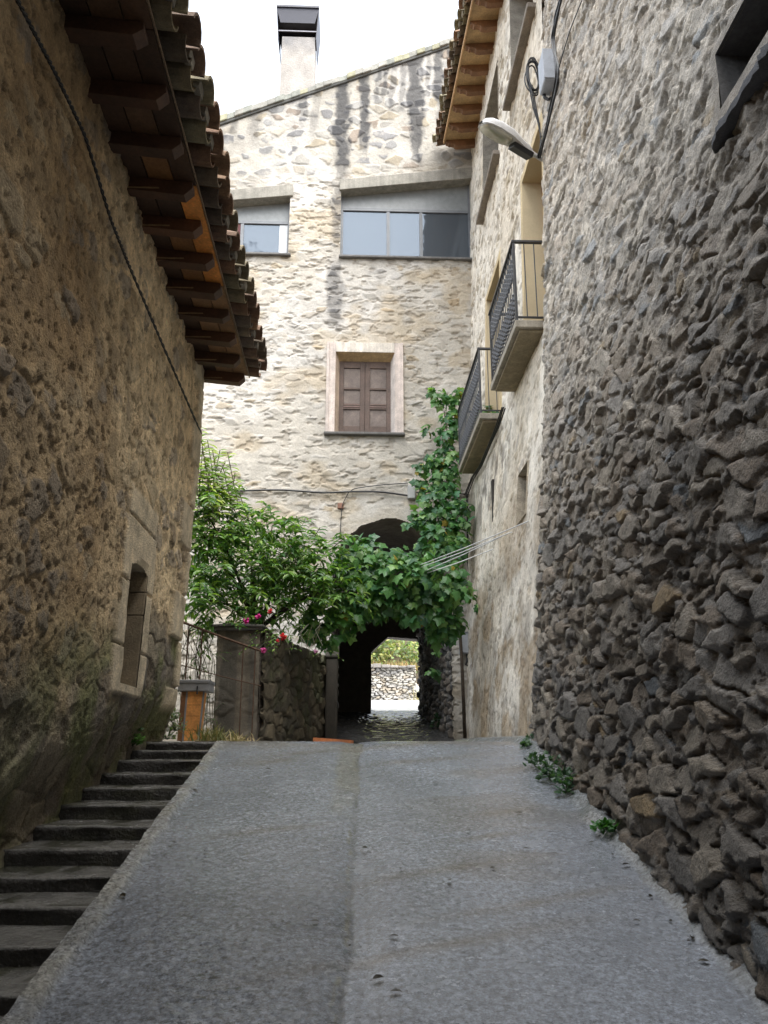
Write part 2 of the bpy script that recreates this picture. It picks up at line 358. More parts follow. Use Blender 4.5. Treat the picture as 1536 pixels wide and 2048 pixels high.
# ------------------------------------------------------------------ stone steps
Ys = [7.58, 7.23, 6.86, 6.48, 6.08, 5.69, 5.28, 4.88, 4.50, 4.14, 3.77, 3.40, 3.04, 2.68, 2.32, 1.95]
st = thing('stone_steps', 'flight of dark wet stone steps climbing beside the concrete road', 'steps', (-1.5, 1.95, .4))
for i, y in enumerate(Ys):
    y1 = Ys[i-1]+.05 if i else 7.75
    m = MB(); xs = axis((-2.05, -1.13, .03)); zt = float(roadz(y))+.012+random.uniform(-.006, .006)
    zt = min(zt, 1.668)
    prof = [(y+.015, zt-.16), (y+.01, zt-.09), (y+.004, zt-.03), (y+.002, zt-.012), (y+.012, zt-.002), (y+.03, zt), (y+.1, zt+.002), (y+.2, zt), (max(y1, y+.22), zt+.004)]
    # thicker sampling down the front
    G = np.zeros((len(xs), len(prof), 3)); CC = np.zeros(G.shape)
    for a, x in enumerate(xs):
        for b, (py, pz) in enumerate(prof):
            wob = (fbm(np.array(x*4.+i*7), np.array(b*.9), 2+i)-.5)
            G[a, b] = (x, py+wob*.035, pz+wob*.016+.010*(fbm(np.array(x*14.), np.array(b*2.+i*3), 5)-.5)-.012*max(0, (x+1.4))*0)
            CC[a, b] = (.13, .127, .118) if b > 3 else (.030, .028, .025)  # risers painted dark and treads pale, shading put into the colour
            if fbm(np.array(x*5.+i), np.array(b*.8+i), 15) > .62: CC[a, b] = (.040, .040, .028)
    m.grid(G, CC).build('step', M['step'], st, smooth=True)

# ------------------------------------------------------------------ walls along the street
def prof(z, pts): return np.interp(z, [p[0] for p in pts], [p[1] for p in pts])
ND = [(-3, 1.32), (0, 1.46), (.8, 1.52), (1.73, 1.62), (5, 1.89), (10.1, 2.16), (12, 2.24)]
# --- dark rubble house on the right
house_r = thing('rubble_house', 'tall dark rubble stone house filling the right side of the lane', 'house', (2.5, 1, 0))
U = axis((-7, 2.4, .08), (2.4, 7.50, .0115), (7.50, 7.75, .012), (7.75, 8.5, .06)); V = axis((-2.2, .4, .08), (.4, 10.6, .0125), (10.6, 11.6, .1))
UU, VV = np.meshgrid(U, V, indexing='ij')
wu = UU+.08*(fbm(UU*4, VV*4, 61, 2)-.5)*2+.012*(fbm(UU*16, VV*16, 63)-.5)*2; wv = VV+.06*(fbm(UU*4+9, VV*4, 62, 2)-.5)*2+.012*(fbm(UU*16, VV*16, 64)-.5)*2
sl_ = wv-.10*wu
fb = fbm(UU*7, VV*7, 90, 5, .6); fb2 = fbm(UU*30, VV*30, 95, 3, .6); rid = 1-np.abs(fbm(UU*11, VV*16, 96, 4)-.5)*4
low = ss(5.2, 1.4, VV+.8*(fbm(UU*.8, VV*.8, 33)-.5))       # deep joints low down, mortar smeared above
hm = lerp(-.002, -.030, low)+(fb-.5)*.045+rid*.010+(fb2-.5)*.012
H0, m0, r1, r2, r3 = stones(wu, sl_, .30, .125, 70, lerp(.024, .050, low), hm, lerp(.6, .75, low), .045, .17, .004, .25)
H1, m1, p1, p2, p3 = stones(wu+1.3, sl_+.7, .15, .065, 75, lerp(.016, .026, low), H0-.004, lerp(.6, .9, low), .05, .14, .003, .45)
H = H1+(fb2-.5)*.012+.010*np.abs(fbm(UU*20, VV*26, 99, 3)-.5); r2 = np.where(m1 > .5, p2, r2); r3 = np.where(m1 > .5, p3, r3); r1 = np.where(m1 > .5, p1, r1); m1 = np.maximum(m0, m1)
chip = ss(.60, .68, fbm(UU*7+wv*2, VV*11, 97)); H = H-.022*chip
bulge = (fbm(UU*.8, VV*.8, 98)-.5)*.06
stc = pal(r2, [(.25, .228, .20), (.19, .18, .168), (.30, .27, .225), (.23, .195, .155), (.17, .165, .16), (.27, .245, .21), (.21, .175, .14), (.24, .232, .222)])
stc = stc*(.7+.6*r3)[..., None]*lerp(1, 1.35, ss(2.5, 6.5, VV))[..., None]  # stones lightened upwards, brighter light above put into their colour
odd = (r2*11.3+r3*5.1) % 1; stc = np.where((odd > .985)[..., None], np.array([.26, .19, .10]), stc); stc = np.where((odd < .03)[..., None], np.array([.14, .17, .20]), stc)
mort = lerp(np.array([.19, .165, .135]), np.array([.44, .40, .345]), ss(2.2, 6.5, VV)[..., None])*(.75+.5*fb)[..., None]  # mortar paler towards the top: limewash plus painted light
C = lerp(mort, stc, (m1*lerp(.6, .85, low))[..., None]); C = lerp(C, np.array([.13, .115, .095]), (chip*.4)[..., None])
C = C*lerp(1, .68, ss(4.2, 1.6, VV+.25*(UU-5))*ss(.2, .5, fbm(UU*.9, VV*.9, 34)))[..., None]   # foot darkened towards the camera, lane shade painted over patchy dirt
# smoother plastered surround of the small window
wy0, wy1, wz0, wz1 = 2.78, 3.42, 4.74, 5.08
dwin = np.maximum(np.maximum(wy0-UU, UU-wy1), np.maximum(wz0-VV, VV-wz1))
pm = ss(.16, .05, dwin+.06*(fb-.5)); C = C*lerp(1.1, 1.3, ss(2.5, 6, VV))[..., None]*np.array([1.02, 1., .97]); H = lerp(H, .012+(fb-.5)*.012, pm); C = lerp(C, np.array([.26, .225, .18])*(.8+.4*fb)[..., None], pm[..., None])  # whole wall lightened upwards once more, light painted into the colour
# position: plane, rounded corner, return
R = .09; yc = 7.50; s_ = np.clip((UU-yc)/(R*math.pi/2), 0, 1)*math.pi/2; ret = np.maximum(UU-yc-R*math.pi/2, 0)
X0 = prof(VV, ND)+bulge*ss(-.2, .5, 7.6-UU)
nx, ny = -np.cos(s_), np.sin(s_)
Px = X0+R*(1-np.cos(s_))+ret+nx*H; Py = np.minimum(UU, yc)+R*np.sin(s_)+ny*H
keep = ~((UU[:-1, :-1]+.005 > wy0) & (UU[1:, 1:]-.005 < wy1) & (VV[:-1, :-1]+.005 > wz0) & (VV[1:, 1:]-.005 < wz1))
topz = lambda y: np.interp(y, [-7, 9], [10.5, 10.5])
keep &= (VV[1:, 1:] < topz(UU[1:, 1:]))
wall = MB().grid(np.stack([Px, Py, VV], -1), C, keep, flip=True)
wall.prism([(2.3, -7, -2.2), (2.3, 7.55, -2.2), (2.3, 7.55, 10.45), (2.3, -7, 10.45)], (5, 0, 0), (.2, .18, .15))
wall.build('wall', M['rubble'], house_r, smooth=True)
m = MB()
rl = [(-7.1, 10.5), (7.8, 10.5)]
for (ya, za), (yb, zb) in zip(rl[:-1], rl[1:]): m.prism([(1.95, ya, za), (1.95, yb, zb), (1.95, yb, zb+.12), (1.95, ya, za+.12)], (5.4, 0, 0), (.24, .14, .085))
m.build('roof', M['tile'], house_r)
m = MB(); xw = 1.86                                        # reveal of the small window
for q in ([(xw, wy0, wz0), (xw, wy1, wz0), (xw+.42, wy1, wz0), (xw+.42, wy0, wz0)], [(xw, wy0, wz1), (xw, wy1, wz1), (xw+.42, wy1, wz1), (xw+.42, wy0, wz1)],
          [(xw, wy1, wz0), (xw, wy1, wz1), (xw+.42, wy1, wz1), (xw+.42, wy1, wz0)], [(xw, wy0, wz0), (xw, wy0, wz1), (xw+.42, wy0, wz1), (xw+.42, wy0, wz0)]):
    m.add(q, [(0, 1, 2, 3)], (.12, .115, .11))
win = m.build('window', M['concrete'], house_r)
MB().box((xw+.24, wy0, wz0), (xw+.26, wy1, wz1), (.02, .02, .022)).build('pane', M['glass'], win)
MB().box((xw+.20, wy0+.02, wz0), (xw+.24, wy0+.09, wz1), (.12, .13, .15)).box((xw+.2, wy1-.06, wz0), (xw+.24, wy1, wz1), (.12, .13, .15)).box((xw+.203, wy0+.05, wz0-.004), (xw+.237, wy1-.03, wz0+.05), (.12, .13, .15)).build('frame', M['wood'], win)
m = MB()
ye = np.linspace(2.55, 3.46, 26); xe = 1.765+.007*RNG.normal(size=26); xe[-3:] += (.01, .03, .05)
m.prism([(1.96, 2.55, 4.5), (1.96, 3.50, 4.5)]+[(x, y, 4.5) for x, y in zip(xe[::-1], ye[::-1])], (0, 0, .03), (.085, .085, .09))
xe2 = xe+.012+.006*np.abs(RNG.normal(size=26)); m.prism([(1.96, 2.55, 4.531), (1.96, 3.48, 4.531)]+[(x, y-.01, 4.531) for x, y in zip(xe2[::-1], ye[::-1])], (0, 0, .03), (.12, .12, .125))
m.build('sill', M['stone'], win)

# --- brown house with the tiled eave on the left
house_l = thing('eaved_house', 'brown roughcast stone house with timber eave and mossy foot on the left', 'house', (-3, 1, 0))
YE = 7.96
LP = [(-3, -1.74), (1.2, -1.72), (1.9, -1.645), (2.5, -1.63), (3.42, -1.60), (5.4, -1.565)]
U = axis((-7, 2.6, .08), (2.6, YE-.05, .0115), (YE-.05, YE+.11, .012), (YE+.11, YE+.6, .1)); V = axis((-2.2, .4, .08), (.4, 5.36, .0118))
UU, VV = np.meshgrid(U, V, indexing='ij')
hg = VV-roadz(np.minimum(UU, 7.6))                        # height above the steps
fb = fbm(UU*6, VV*6, 190, 5, .6); fb2 = fbm(UU*30, VV*30, 195, 3, .65); big = fbm(UU*1.2, VV*1.2, 197, 3)
wu = UU+.07*(fbm(UU*4, VV*4, 161)-.5)*2; wv = VV+.06*(fbm(UU*4+9, VV*4, 162)-.5)*2
hm = (fb-.5)*.034+(fb2-.5)*.016+.006*(1-np.abs(fbm(UU*9, VV*9, 198, 4)-.5)*4)
H, m1, r1, r2, r3 = stones(wu, wv, .30, .16, 170, .014, hm*.8, .28, .03, .2, .006, .45)
pit = ss(.62, .70, fbm(UU*24, VV*22, 199, 3)); H = H-.012*pit
stc = pal(r2, [(.40, .30, .18), (.34, .27, .185), (.46, .345, .20), (.31, .265, .21), (.50, .405, .265), (.33, .285, .23)])
far_light = ss(4.2, 7.0, UU+1.2*(big-.5)+.35*(VV-3)); mort = lerp(np.array([.36, .245, .125]), np.array([.78, .615, .385]), np.clip(.35*ss(.3, .7, big)+.75*far_light, 0, 1)[..., None])*(.72+.56*fb)[..., None]; stc = stc*lerp(.85, 1.15, far_light)[..., None]  # paler far end and brown near end: light falloff painted into the colour
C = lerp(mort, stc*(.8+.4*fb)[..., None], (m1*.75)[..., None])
C = lerp(C, np.array([.16, .12, .075]), (pit*.5)[..., None])
# big boulders of the foot
bu = UU+.05*(fbm(UU*3, VV*3, 261)-.5)*2; bv = hg*.35+(VV-.22*7.)*.65+.05*(fbm(UU*3+9, VV*3, 262)-.5)*2
hmf = (fb-.5)*.06+(fb2-.5)*.022-.002
HB, mb, b1, b2, b3 = stones(bu, bv, .40, .25, 270, .016, hmf*.7, .10, .022, .09, .006, .15, .6, 5.)
HB = HB+(fb2-.5)*.012+(fb-.5)*.02-.012
foot = ss(1.25, .7, hg+.9*(big-.5)+.3*(fb-.5))
H = lerp(H, HB, foot)
bst = pal(b2, [(.27, .235, .17), (.22, .19, .145), (.31, .265, .19), (.19, .165, .135)])*(.75+.5*fb)[..., None]
C = lerp(C, lerp(np.array([.17, .14, .10]), bst, mb[..., None]), foot[..., None])
moss = ss(.40, .62, fbm(UU*2.2, VV*2.2, 280)+.12*(fb-.5))*ss(1.5, .8, hg)*ss(3.6, 5.2, UU)
C = lerp(C, np.array([.15, .165, .06])*(.6+.8*fb2)[..., None], (moss*.8)[..., None])
near_shade = ss(6.0, 3.2, UU)*ss(4.2, 1.6, VV); C = C*(1-.25*near_shade*ss(.3, .6, big))[..., None]   # near lower wall darkened in patches, lane shade painted in
# dressed corner stones, alternate long and short
row = np.floor((VV-1.72)/.43); Lq = np.where(np.mod(row, 2) < .5, .46, .22)+.12*(h2(row, row*0, 5)-.5); dq = np.minimum(np.abs((VV-1.72)/.43-row), np.abs(1-(VV-1.72)/.43+row))*.43
q = ss(0, .03, UU-(YE-Lq)+.03*(fb-.5))*ss(.0, .02, dq)*ss(1.9, 2.0, VV)
H = lerp(H, .030+.012*(fb-.5)+.018*(h2(row, row*0, 9)-.3)+(fb2-.5)*.006, q)
C = lerp(C, np.array([.66, .56, .40])*(.85+.3*fb)[..., None]*(.85+.3*h2(row, row*0, 8))[..., None], (q*.92)[..., None])
# slit window with dressed stone jambs
sy0, sy1, sz0, sz1 = 5.98, 6.47, 2.05, 2.97
jam = np.maximum(np.maximum(sy0-UU, UU-sy1), np.maximum(sz0-VV, VV-sz1-.0)); jw = ss(.22, .19, np.maximum(np.maximum(sy0-UU, UU-sy1)-.02*np.sin(VV*9), np.where(VV > sz1, (VV-sz1)*.42, np.maximum(sz0-VV, 0)*3)))
jn = ss(.012, .028, np.abs(np.mod(VV-2.3, .47)-.0))
H = lerp(H, .022+(fb-.5)*.012, jw*jn); C = lerp(C, np.array([.66, .56, .40])*(.85+.3*fb)[..., None], (jw*jn*.9)[..., None])
R = .05; yc = YE-.05; s_ = np.clip((UU-yc)/(R*math.pi/2), 0, 1)*math.pi/2; ret = np.maximum(UU-yc-R*math.pi/2, 0)
X0 = prof(VV, LP)-.12*ss(.6, .0, hg)*ss(8.2, 7.3, UU)+.05*(fbm(UU*.9, VV*.9, 300)-.5)
nx, ny = np.cos(s_), np.sin(s_)
Px = X0-R*(1-np.cos(s_))-ret+nx*H; Py = np.minimum(UU, yc)+R*np.sin(s_)+ny*H
cu_, cv_ = (UU[:-1, :-1]+UU[1:, 1:])/2, (VV[:-1, :-1]+VV[1:, 1:])/2
keep = ~((cu_ > sy0) & (cu_ < sy1) & (cv_ > sz0) & (cv_ < sz1-.05*np.abs(cu_-(sy0+sy1)/2)/.2))
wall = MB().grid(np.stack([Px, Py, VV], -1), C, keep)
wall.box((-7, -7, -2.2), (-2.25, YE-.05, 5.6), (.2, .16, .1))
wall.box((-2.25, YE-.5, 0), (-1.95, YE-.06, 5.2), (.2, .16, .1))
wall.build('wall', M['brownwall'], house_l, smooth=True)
m = MB(); xsf = lambda z: float(prof(z, LP)-.12*ss(.6, .0, z-roadz(6.3))+.012); xi_ = -1.98
def slab(y0, y1, za, zb, col): m.hexa([(xi_, y0, za), (xsf(za), y0, za), (xsf(za), y1, za), (xi_, y1, za), (xi_, y0, zb), (xsf(zb), y0, zb), (xsf(zb), y1, zb), (xi_, y1, zb)], col)
for k, (za, zb) in enumerate(((sz0-.02, 2.60), (2.606, 2.78), (2.786, sz1+.03))):
    slab(sy1-.012, sy1+.05, za, zb, np.array((.25, .20, .13))*(.8+.2*k)); slab(sy0-.05, sy0+.01, za, zb, (.40, .33, .23))
slab(sy0-.03, sy1+.03, sz0-.06, sz0+.01, (.26, .22, .15)); slab(sy0-.03, sy1+.03, sz1-.03, sz1+.04, (.34, .28, .19))
m.box((xi_-.02, sy0-.05, sz0-.05), (xi_-.002, sy1+.05, sz1+.05), (.02, .017, .015))
m.build('window_recess', M['stone'], house_l, bevel=.006)
# roof: boards, rafters, tiles
def half_tile(m, p0, ax, nrm, side, r0, r1, L, th, col, up=True, n=7):
    """barrel tile: open lower end at p0, running along ax, bulging along nrm"""
    p0 = np.array(p0); V = []; sg = 1 if up else -1
    for j, (rr, t) in enumerate(((r0, 0), (r1, L))):
        for o in (0, th):
            for k in range(n+1):
                a = math.pi*k/n; V.append(p0+ax*t+side*math.cos(a)*(rr-o)+nrm*sg*math.sin(a)*(rr-o)*.85)
    N = n+1; F = []
    for k in range(n):
        F += [(k, k+1, 2*N+k+1, 2*N+k), (N+k+1, N+k, 3*N+k, 3*N+k+1), (k+1, k, N+k, N+k+1), (2*N+k, 2*N+k+1, 3*N+k+1, 3*N+k)]
    F += [(0, 2*N, 3*N, N), (n, N+n, 3*N+n, 2*N+n)]
    m.add(V, F, col)
TC = [(.22, .13, .08), (.19, .125, .085), (.25, .155, .09), (.18, .14, .095), (.22, .18, .11), (.16, .125, .095), (.24, .21, .13)]
def roof_tiles(m, ys, x_e, z_e, sgn, slope, rows=4, r=.098):
    """sgn +1: eave edge towards +X"""
    a = math.atan(slope); ax = np.array([-sgn*math.cos(a), 0, math.sin(a)]); nr = np.array([sgn*math.sin(a), 0, math.cos(a)]); sd = np.array([0, 1., 0])
    pit = ys[1]-ys[0]
    for y in ys:
        for j in range(rows):
            jx = random.uniform(-.025, .025); jy = random.uniform(-.012, .012)
            p = np.array([x_e(y), y+jy, z_e])+ax*(j*.36+jx)+nr*(.012*random.random())
            c = np.array(random.choice(TC))*random.uniform(.75, 1.2)
            half_tile(m, p+nr*(.058+.02*(j == 0)*random.random())-ax*(.03*(j == 0)), ax, nr, sd, r+.010, r-.016, .44, .018, c)
            c = np.array(random.choice(TC))*random.uniform(.6, 1.1)
            half_tile(m, p+sd*pit/2+nr*.062+ax*.035, ax, nr, sd, r-.008, r+.006, .44, .016, c, up=False)
            if j == 0 and random.random() < .8:                                   # lime bedding left in the open end
                cc = np.array([.40, .37, .31])*random.uniform(.5, 1.1); m.obox(p+nr*.085+ax*.05, sd, ax, nr, .06, .02, .03, cc)
m = MB()
ys = np.arange(-6.0, 8.2, .222)
roof_tiles(m, ys, lambda y: -.955, 5.405, 1, .15)
# roof deck above the tiles' bedding
m.hexa([(-6.5, -6.1, 5.44+5.38*.15), (-1.12, -6.1, 5.44), (-1.12, 8.05, 5.44), (-6.5, 8.05, 5.44+5.38*.15), (-6.5, -6.1, 5.47+5.38*.15), (-1.12, -6.1, 5.47), (-1.12, 8.05, 5.47), (-6.5, 8.05, 5.47+5.38*.15)], (.12, .08, .05))
roof = m.build('roof', M['tile'], house_l, smooth=False)
SB = lambda x: 5.345+(-x-1.57)*.09+.035                   # underside of the boards
m = MB(); rf = list(np.arange(7.93-.43*32, 8.0, .43))
pl = [(-1.10, -1.245), (-1.25, -1.42), (-1.425, -1.72)]
for i in range(len(rf)-1):
    for k, (xa, xb) in enumerate(pl):
        c = np.array(random.choice([(.075, .042, .024), (.10, .055, .03), (.06, .035, .022), (.13, .075, .04)]))*random.uniform(.8, 1.2)
        if k == 0 and 4.9 < rf[i] < 5.95: c = np.array([.78, .32, .08])*random.uniform(.85, 1.1)
        if k == 1 and (5.3 < rf[i] < 5.9 or 4.4 < rf[i] < 4.7): c = np.array([.26, .13, .05])
        if k < 2 and 5.95 < rf[i] < 7.6: c = np.array([.34, .20, .10])*random.uniform(.7, 1.1)
        dz = random.uniform(0, .006); g = .004
        m.hexa([(xb, rf[i]+g, SB(xb)+dz), (xa-g, rf[i]+g, SB(xa)+dz), (xa-g, rf[i+1], SB(xa)+dz), (xb, rf[i+1], SB(xb)+dz), (xb, rf[i]+g, SB(xb)+.022), (xa-g, rf[i]+g, SB(xa)+.022), (xa-g, rf[i+1], SB(xa)+.022), (xb, rf[i+1], SB(xb)+.022)], c)
m.build('soffit', M['wood'], roof)
m = MB(); m.box((-1.098, -6, SB(-1.1)+.004), (-1.09, 8.0, SB(-1.1)+.02), (.20, .14, .09)).build('fascia', M['wood'], roof)
for y in rf:
    if y < 1: continue
    c = np.array(random.choice([(.085, .04, .022), (.11, .05, .026), (.07, .035, .02)])); hw = .05+random.uniform(-.008, .008); d = .10+random.uniform(-.01, .012)
    m = MB(); x0 = -1.75; x1 = -1.125+random.uniform(-.02, .015)
    pf = [(x0, SB(x0)-.002), (x1, SB(x1)-.002), (x1+.005, SB(x1)-.05), (x1-.05, SB(x1)-d), (x0, SB(x0)-d)]
    m.prism([(x, y-hw+random.uniform(-.003, .003), z) for x, z in pf], (0, 2*hw, 0), c)
    if 4.8 < y: m.box((x0, y-hw-.004, SB(x0)-d-.012), (x1-.22, y-hw+.022, SB(x0)-d+.0), np.array([.28, .19, .10]))
    m.build('rafter', M['wood'], roof, bevel=.003)

# unseen house added behind the camera to keep sun off the near lane
hb = thing('added_shade_house', 'added unseen stone house behind the camera shading the lower lane', 'house', (0, -5, -1.1))
m = MB(); m.box((-1.75, -7, 2.0), (1.9, -3.2, 14.0), (.3, .25, .2)); m.build('wall', M['stone'], hb)
m = MB(); m.hexa([(-2, -7.3, 14), (2.2, -7.3, 14), (2.2, -2.9, 14), (-2, -2.9, 14), (-2, -5.4, 15), (2.2, -5.4, 15), (2.2, -4.8, 15), (-2, -4.8, 15)], (.25, .15, .09)); m.build('roof', M['tile'], hb)

# --- pale house on the right with balconies
house_p = thing('balcony_house', 'pale lime rendered house with two iron balconies and a new timber eave', 'house', (3, 10, 1.7))
NP = [(1.5, 1.68), (2.2, 1.70), (4, 1.85), (5.9, 2.03), (9.5, 2.13), (13, 2.22), (16, 2.3)]; FP = [(1.5, 1.85), (4, 1.90), (5.9, 2.0), (9.5, 2.15), (13, 2.26), (16, 2.33)]
def XR(Y, z): t = np.clip((np.asarray(Y)-7.6)/5.9, 0, 1); return prof(z, NP)*(1-t)+prof(z, FP)*t
D1 = (7.72, 8.78, 6.02, 8.44); D2 = (10.45, 11.62, 6.02, 8.44)      # balcony doors
W1 = (7.9, 9.35, 10.22, 12.0); W2 = (10.45, 11.95, 10.22, 12.0)     # upper windows
LW1 = (8.42, 8.95, 4.02, 4.62); LW2 = (10.82, 10.93, 4.6, 5.2)
holes = [D1, D2, W1, W2, LW1, LW2]
def cuts(a, vals):
    a = a.copy()
    for v in vals: a[np.argmin(np.abs(a-v))] = v
    return a
U = cuts(axis((7.5, 13.6, .016)), [h[k] for h in holes for k in (0, 1)]); V = cuts(axis((1.4, 13.2, .016)), [h[k] for h in holes for k in (2, 3)])
UU, VV = np.meshgrid(U, V, indexing='ij')
fb = fbm(UU*4, VV*4, 390, 5, .6); fb2 = fbm(UU*22, VV*22, 395, 3, .6); big = fbm(UU*1.1, VV*.8, 397, 3)
wu = UU+.06*(fbm(UU*4, VV*4, 361)-.5)*2; wv = VV+.05*(fbm(UU*4+9, VV*4, 362)-.5)*2
show = ss(.50, .62, fbm(UU*1.5, VV*1.5, 391)+.10*ss(8.5, 9.5, VV))           # where stones show through the lime
H, m1, r1, r2, r3 = stones(wu, wv, .25, .115, 370, .026, (fb-.5)*.024+(fb2-.5)*.009+.016*(1-show)+.004, .4, .03, .28, .005, .4)
chip = ss(.60, .66, fbm(UU*9, VV*12, 399, 3)); H = H-.018*chip
stc = pal(r2, [(.42, .37, .29), (.36, .32, .26), (.46, .39, .27), (.34, .31, .28), (.40, .34, .25)])
mort = lerp(np.array([.66, .60, .50]), np.array([.77, .73, .65]), ss(.3, .7, big)[..., None])*(.85+.3*fb)[..., None]
C = lerp(mort, stc, (m1*.65)[..., None]); C = lerp(C, np.array([.30, .23, .16]), (chip*.4)[..., None])
dirt = ss(5.0, 2.6, VV+1.2*(big-.5))*ss(.3, .62, fbm(UU*2.2, VV*2.2, 402)+.35*(fb-.5)); C = lerp(C, np.array([.17, .15, .125])*(.7+.6*fb)[..., None], (dirt*.5)[..., None])
och = ss(.5, .64, fbm(UU*1.6, VV*2.2, 404))*ss(5.6, 3.0, VV); C = lerp(C, np.array([.30, .21, .11])*(.7+.6*fb)[..., None], (och*.6)[..., None])
balcony_shade = ss(4.2, 5.3, VV)*ss(5.95, 5.3, VV)*ss(.42, .6, fbm(UU*4, VV*3, 405))*ss(9.2, 10.4, UU); C = lerp(C, np.array([.08, .07, .06]), (balcony_shade*.7)[..., None])  # dark band below the far balcony, its shadow painted on the wall
frame = np.full(UU.shape, 9.)
for (a, b, c_, d_) in (D1, D2): frame = np.minimum(frame, np.maximum(np.maximum(a-UU, UU-b), np.maximum(c_-VV, VV-d_)))
fr = ss(.125, .11, frame); H = lerp(H, .022, fr); C = lerp(C, np.array([.60, .49, .30]), fr[..., None])
foot = .06*ss(2.6, 1.5, VV)*ss(8., 10., UU)
H = H*lerp(.35, 1, ss(5.2, 7.5, VV)); C = C*np.array([.97, .95, .93])
Px = XR(UU, VV)-H-foot*.6
cu_, cv_ = (UU[:-1, :-1]+UU[1:, 1:])/2, (VV[:-1, :-1]+VV[1:, 1:])/2; keep = np.ones(cu_.shape, bool)
for (a, b, c_, d_) in holes: keep &= ~((cu_ > a) & (cu_ < b) & (cv_ > c_) & (cv_ < d_))
wall = MB().grid(np.stack([Px, UU, VV], -1), C, keep, flip=True)
wall.box((2.75, 7.6, 1.4), (7, 13.45, 13.1), (.4, .37, .3))
wall.build('wall', M['render'], house_p, smooth=True)
def opening(h, name, col, depth, fill, matname='plaster'):
    a, b, c_, d_ = h; m = MB(); x0 = float(XR((a+b)/2, (c_+d_)/2))-.025; x1 = x0+depth; xs = lambda z: float(XR((a+b)/2, z))-.024
    pts = lambda y0, z0, y1, z1: [(xs(z0), y0, z0), (xs(z1), y1, z1), (x1+.1, y1, z1), (x1+.1, y0, z0)]
    for q in (pts(a, c_, a, d_), pts(b, c_, b, d_), pts(a, c_, b, c_), pts(a, d_, b, d_)): m.add(q, [(0, 1, 2, 3)], col)
    o = m.build(name, M[matname], house_p)
    f = MB(); f.box((x1, a, c_), (x1+.05, a+.07, d_), fill).box((x1, b-.07, c_), (x1+.05, b, d_), fill).box((x1, a+.07, d_-.07), (x1+.05, b-.07, d_), fill).box((x1, a+.07, c_), (x1+.05, b-.07, c_+.07), fill)
    f.box((x1+.002, (a+b)/2-.04, c_+.07), (x1+.052, (a+b)/2+.04, d_-.07), fill); f.build('frame', M['wood'], o)
    MB().box((x1+.02, a+.07, c_+.07), (x1+.03, b-.07, d_-.07), (.1, .1, .1)).build('pane', M['glass'], o); return o
cream = (.60, .49, .31)
opening(D1, 'balcony_door', cream, .28, (.25, .13, .06)); opening(D2, 'balcony_door', cream, .28, (.25, .13, .06))
for W in (W1, W2):
    o = opening(W, 'window', (.33, .30, .25), .35, (.12, .08, .05), 'stone')
    xs = float(XR((W[0]+W[1])/2, 10.2)); MB().box((xs-.13, W[0]-.12, W[2]-.075), (xs+.2, W[1]+.12, W[2]-.002), (.20, .17, .14)).build('sill', M['stone'], o, bevel=.01)
opening(LW1, 'window', (.40, .35, .27), .22, (.2, .15, .1), 'stone'); 
m = MB(); x = float(XR(10.9, 4.9)); m.box((x-.02, LW2[0], LW2[2]), (x+.2, LW2[1]-.0, LW2[3]), (.03, .025, .02)); m.build('vent_slot', M['stone'], house_p)
def balcony(y0, y1):
    xo = 1.715; zs0, zs1 = 5.90, 6.02; xi = 2.06
    m = MB(); m.box((xo, y0, zs0+.035), (xi, y1, zs1), (.30, .27, .22)); m.box((xo+.05, y0+.05, zs0), (xi, y1-.05, zs0+.037), (.25, .205, .13))
    b = m.build('balcony', M['concrete'], house_p, bevel=.008)
    m = MB(); zt = 6.985; zb = 6.06; xr = xo+.025; ya, yb = y0+.03, y1-.03
    m.box((xr-.022, ya-.022, zt), (xr+.022, yb+.022, zt+.022)).box((xr-.014, ya-.014, zb), (xr+.014, yb+.014, zb+.014))
    for y in (ya, yb): m.box((xr+.022, y-.022, zt), (xi, y+.022, zt+.022)).box((xr+.014, y-.014, zb), (xi, y+.014, zb+.014))
    for y in (ya, yb): m.box((xr-.013, y-.013, zs1), (xr+.013, y+.013, zt))
    n = int((yb-ya)/.098)
    def bar(x, y, orn):
        zz = np.linspace(zb, zt, 46); r = .0065+0*zz
        if orn:
            for zc in (.24, .70):
                k = np.abs((zz-zb)/(zt-zb)-zc) < .13; r = np.where(k, .009+.011*np.abs(np.sin((zz-zb)*52)), r)
        m.tube([(x, y, z) for z in zz], r, 6)
    for k in range(1, n): bar(xr, ya+(yb-ya)*k/n, True)
    for y in (ya, yb): bar(xr+.115, y, False); bar(xr+.225, y, False)
    m.build('railing', M['iron'], b, smooth=False)
balcony(7.88, 9.52); balcony(10.42, 12.72)
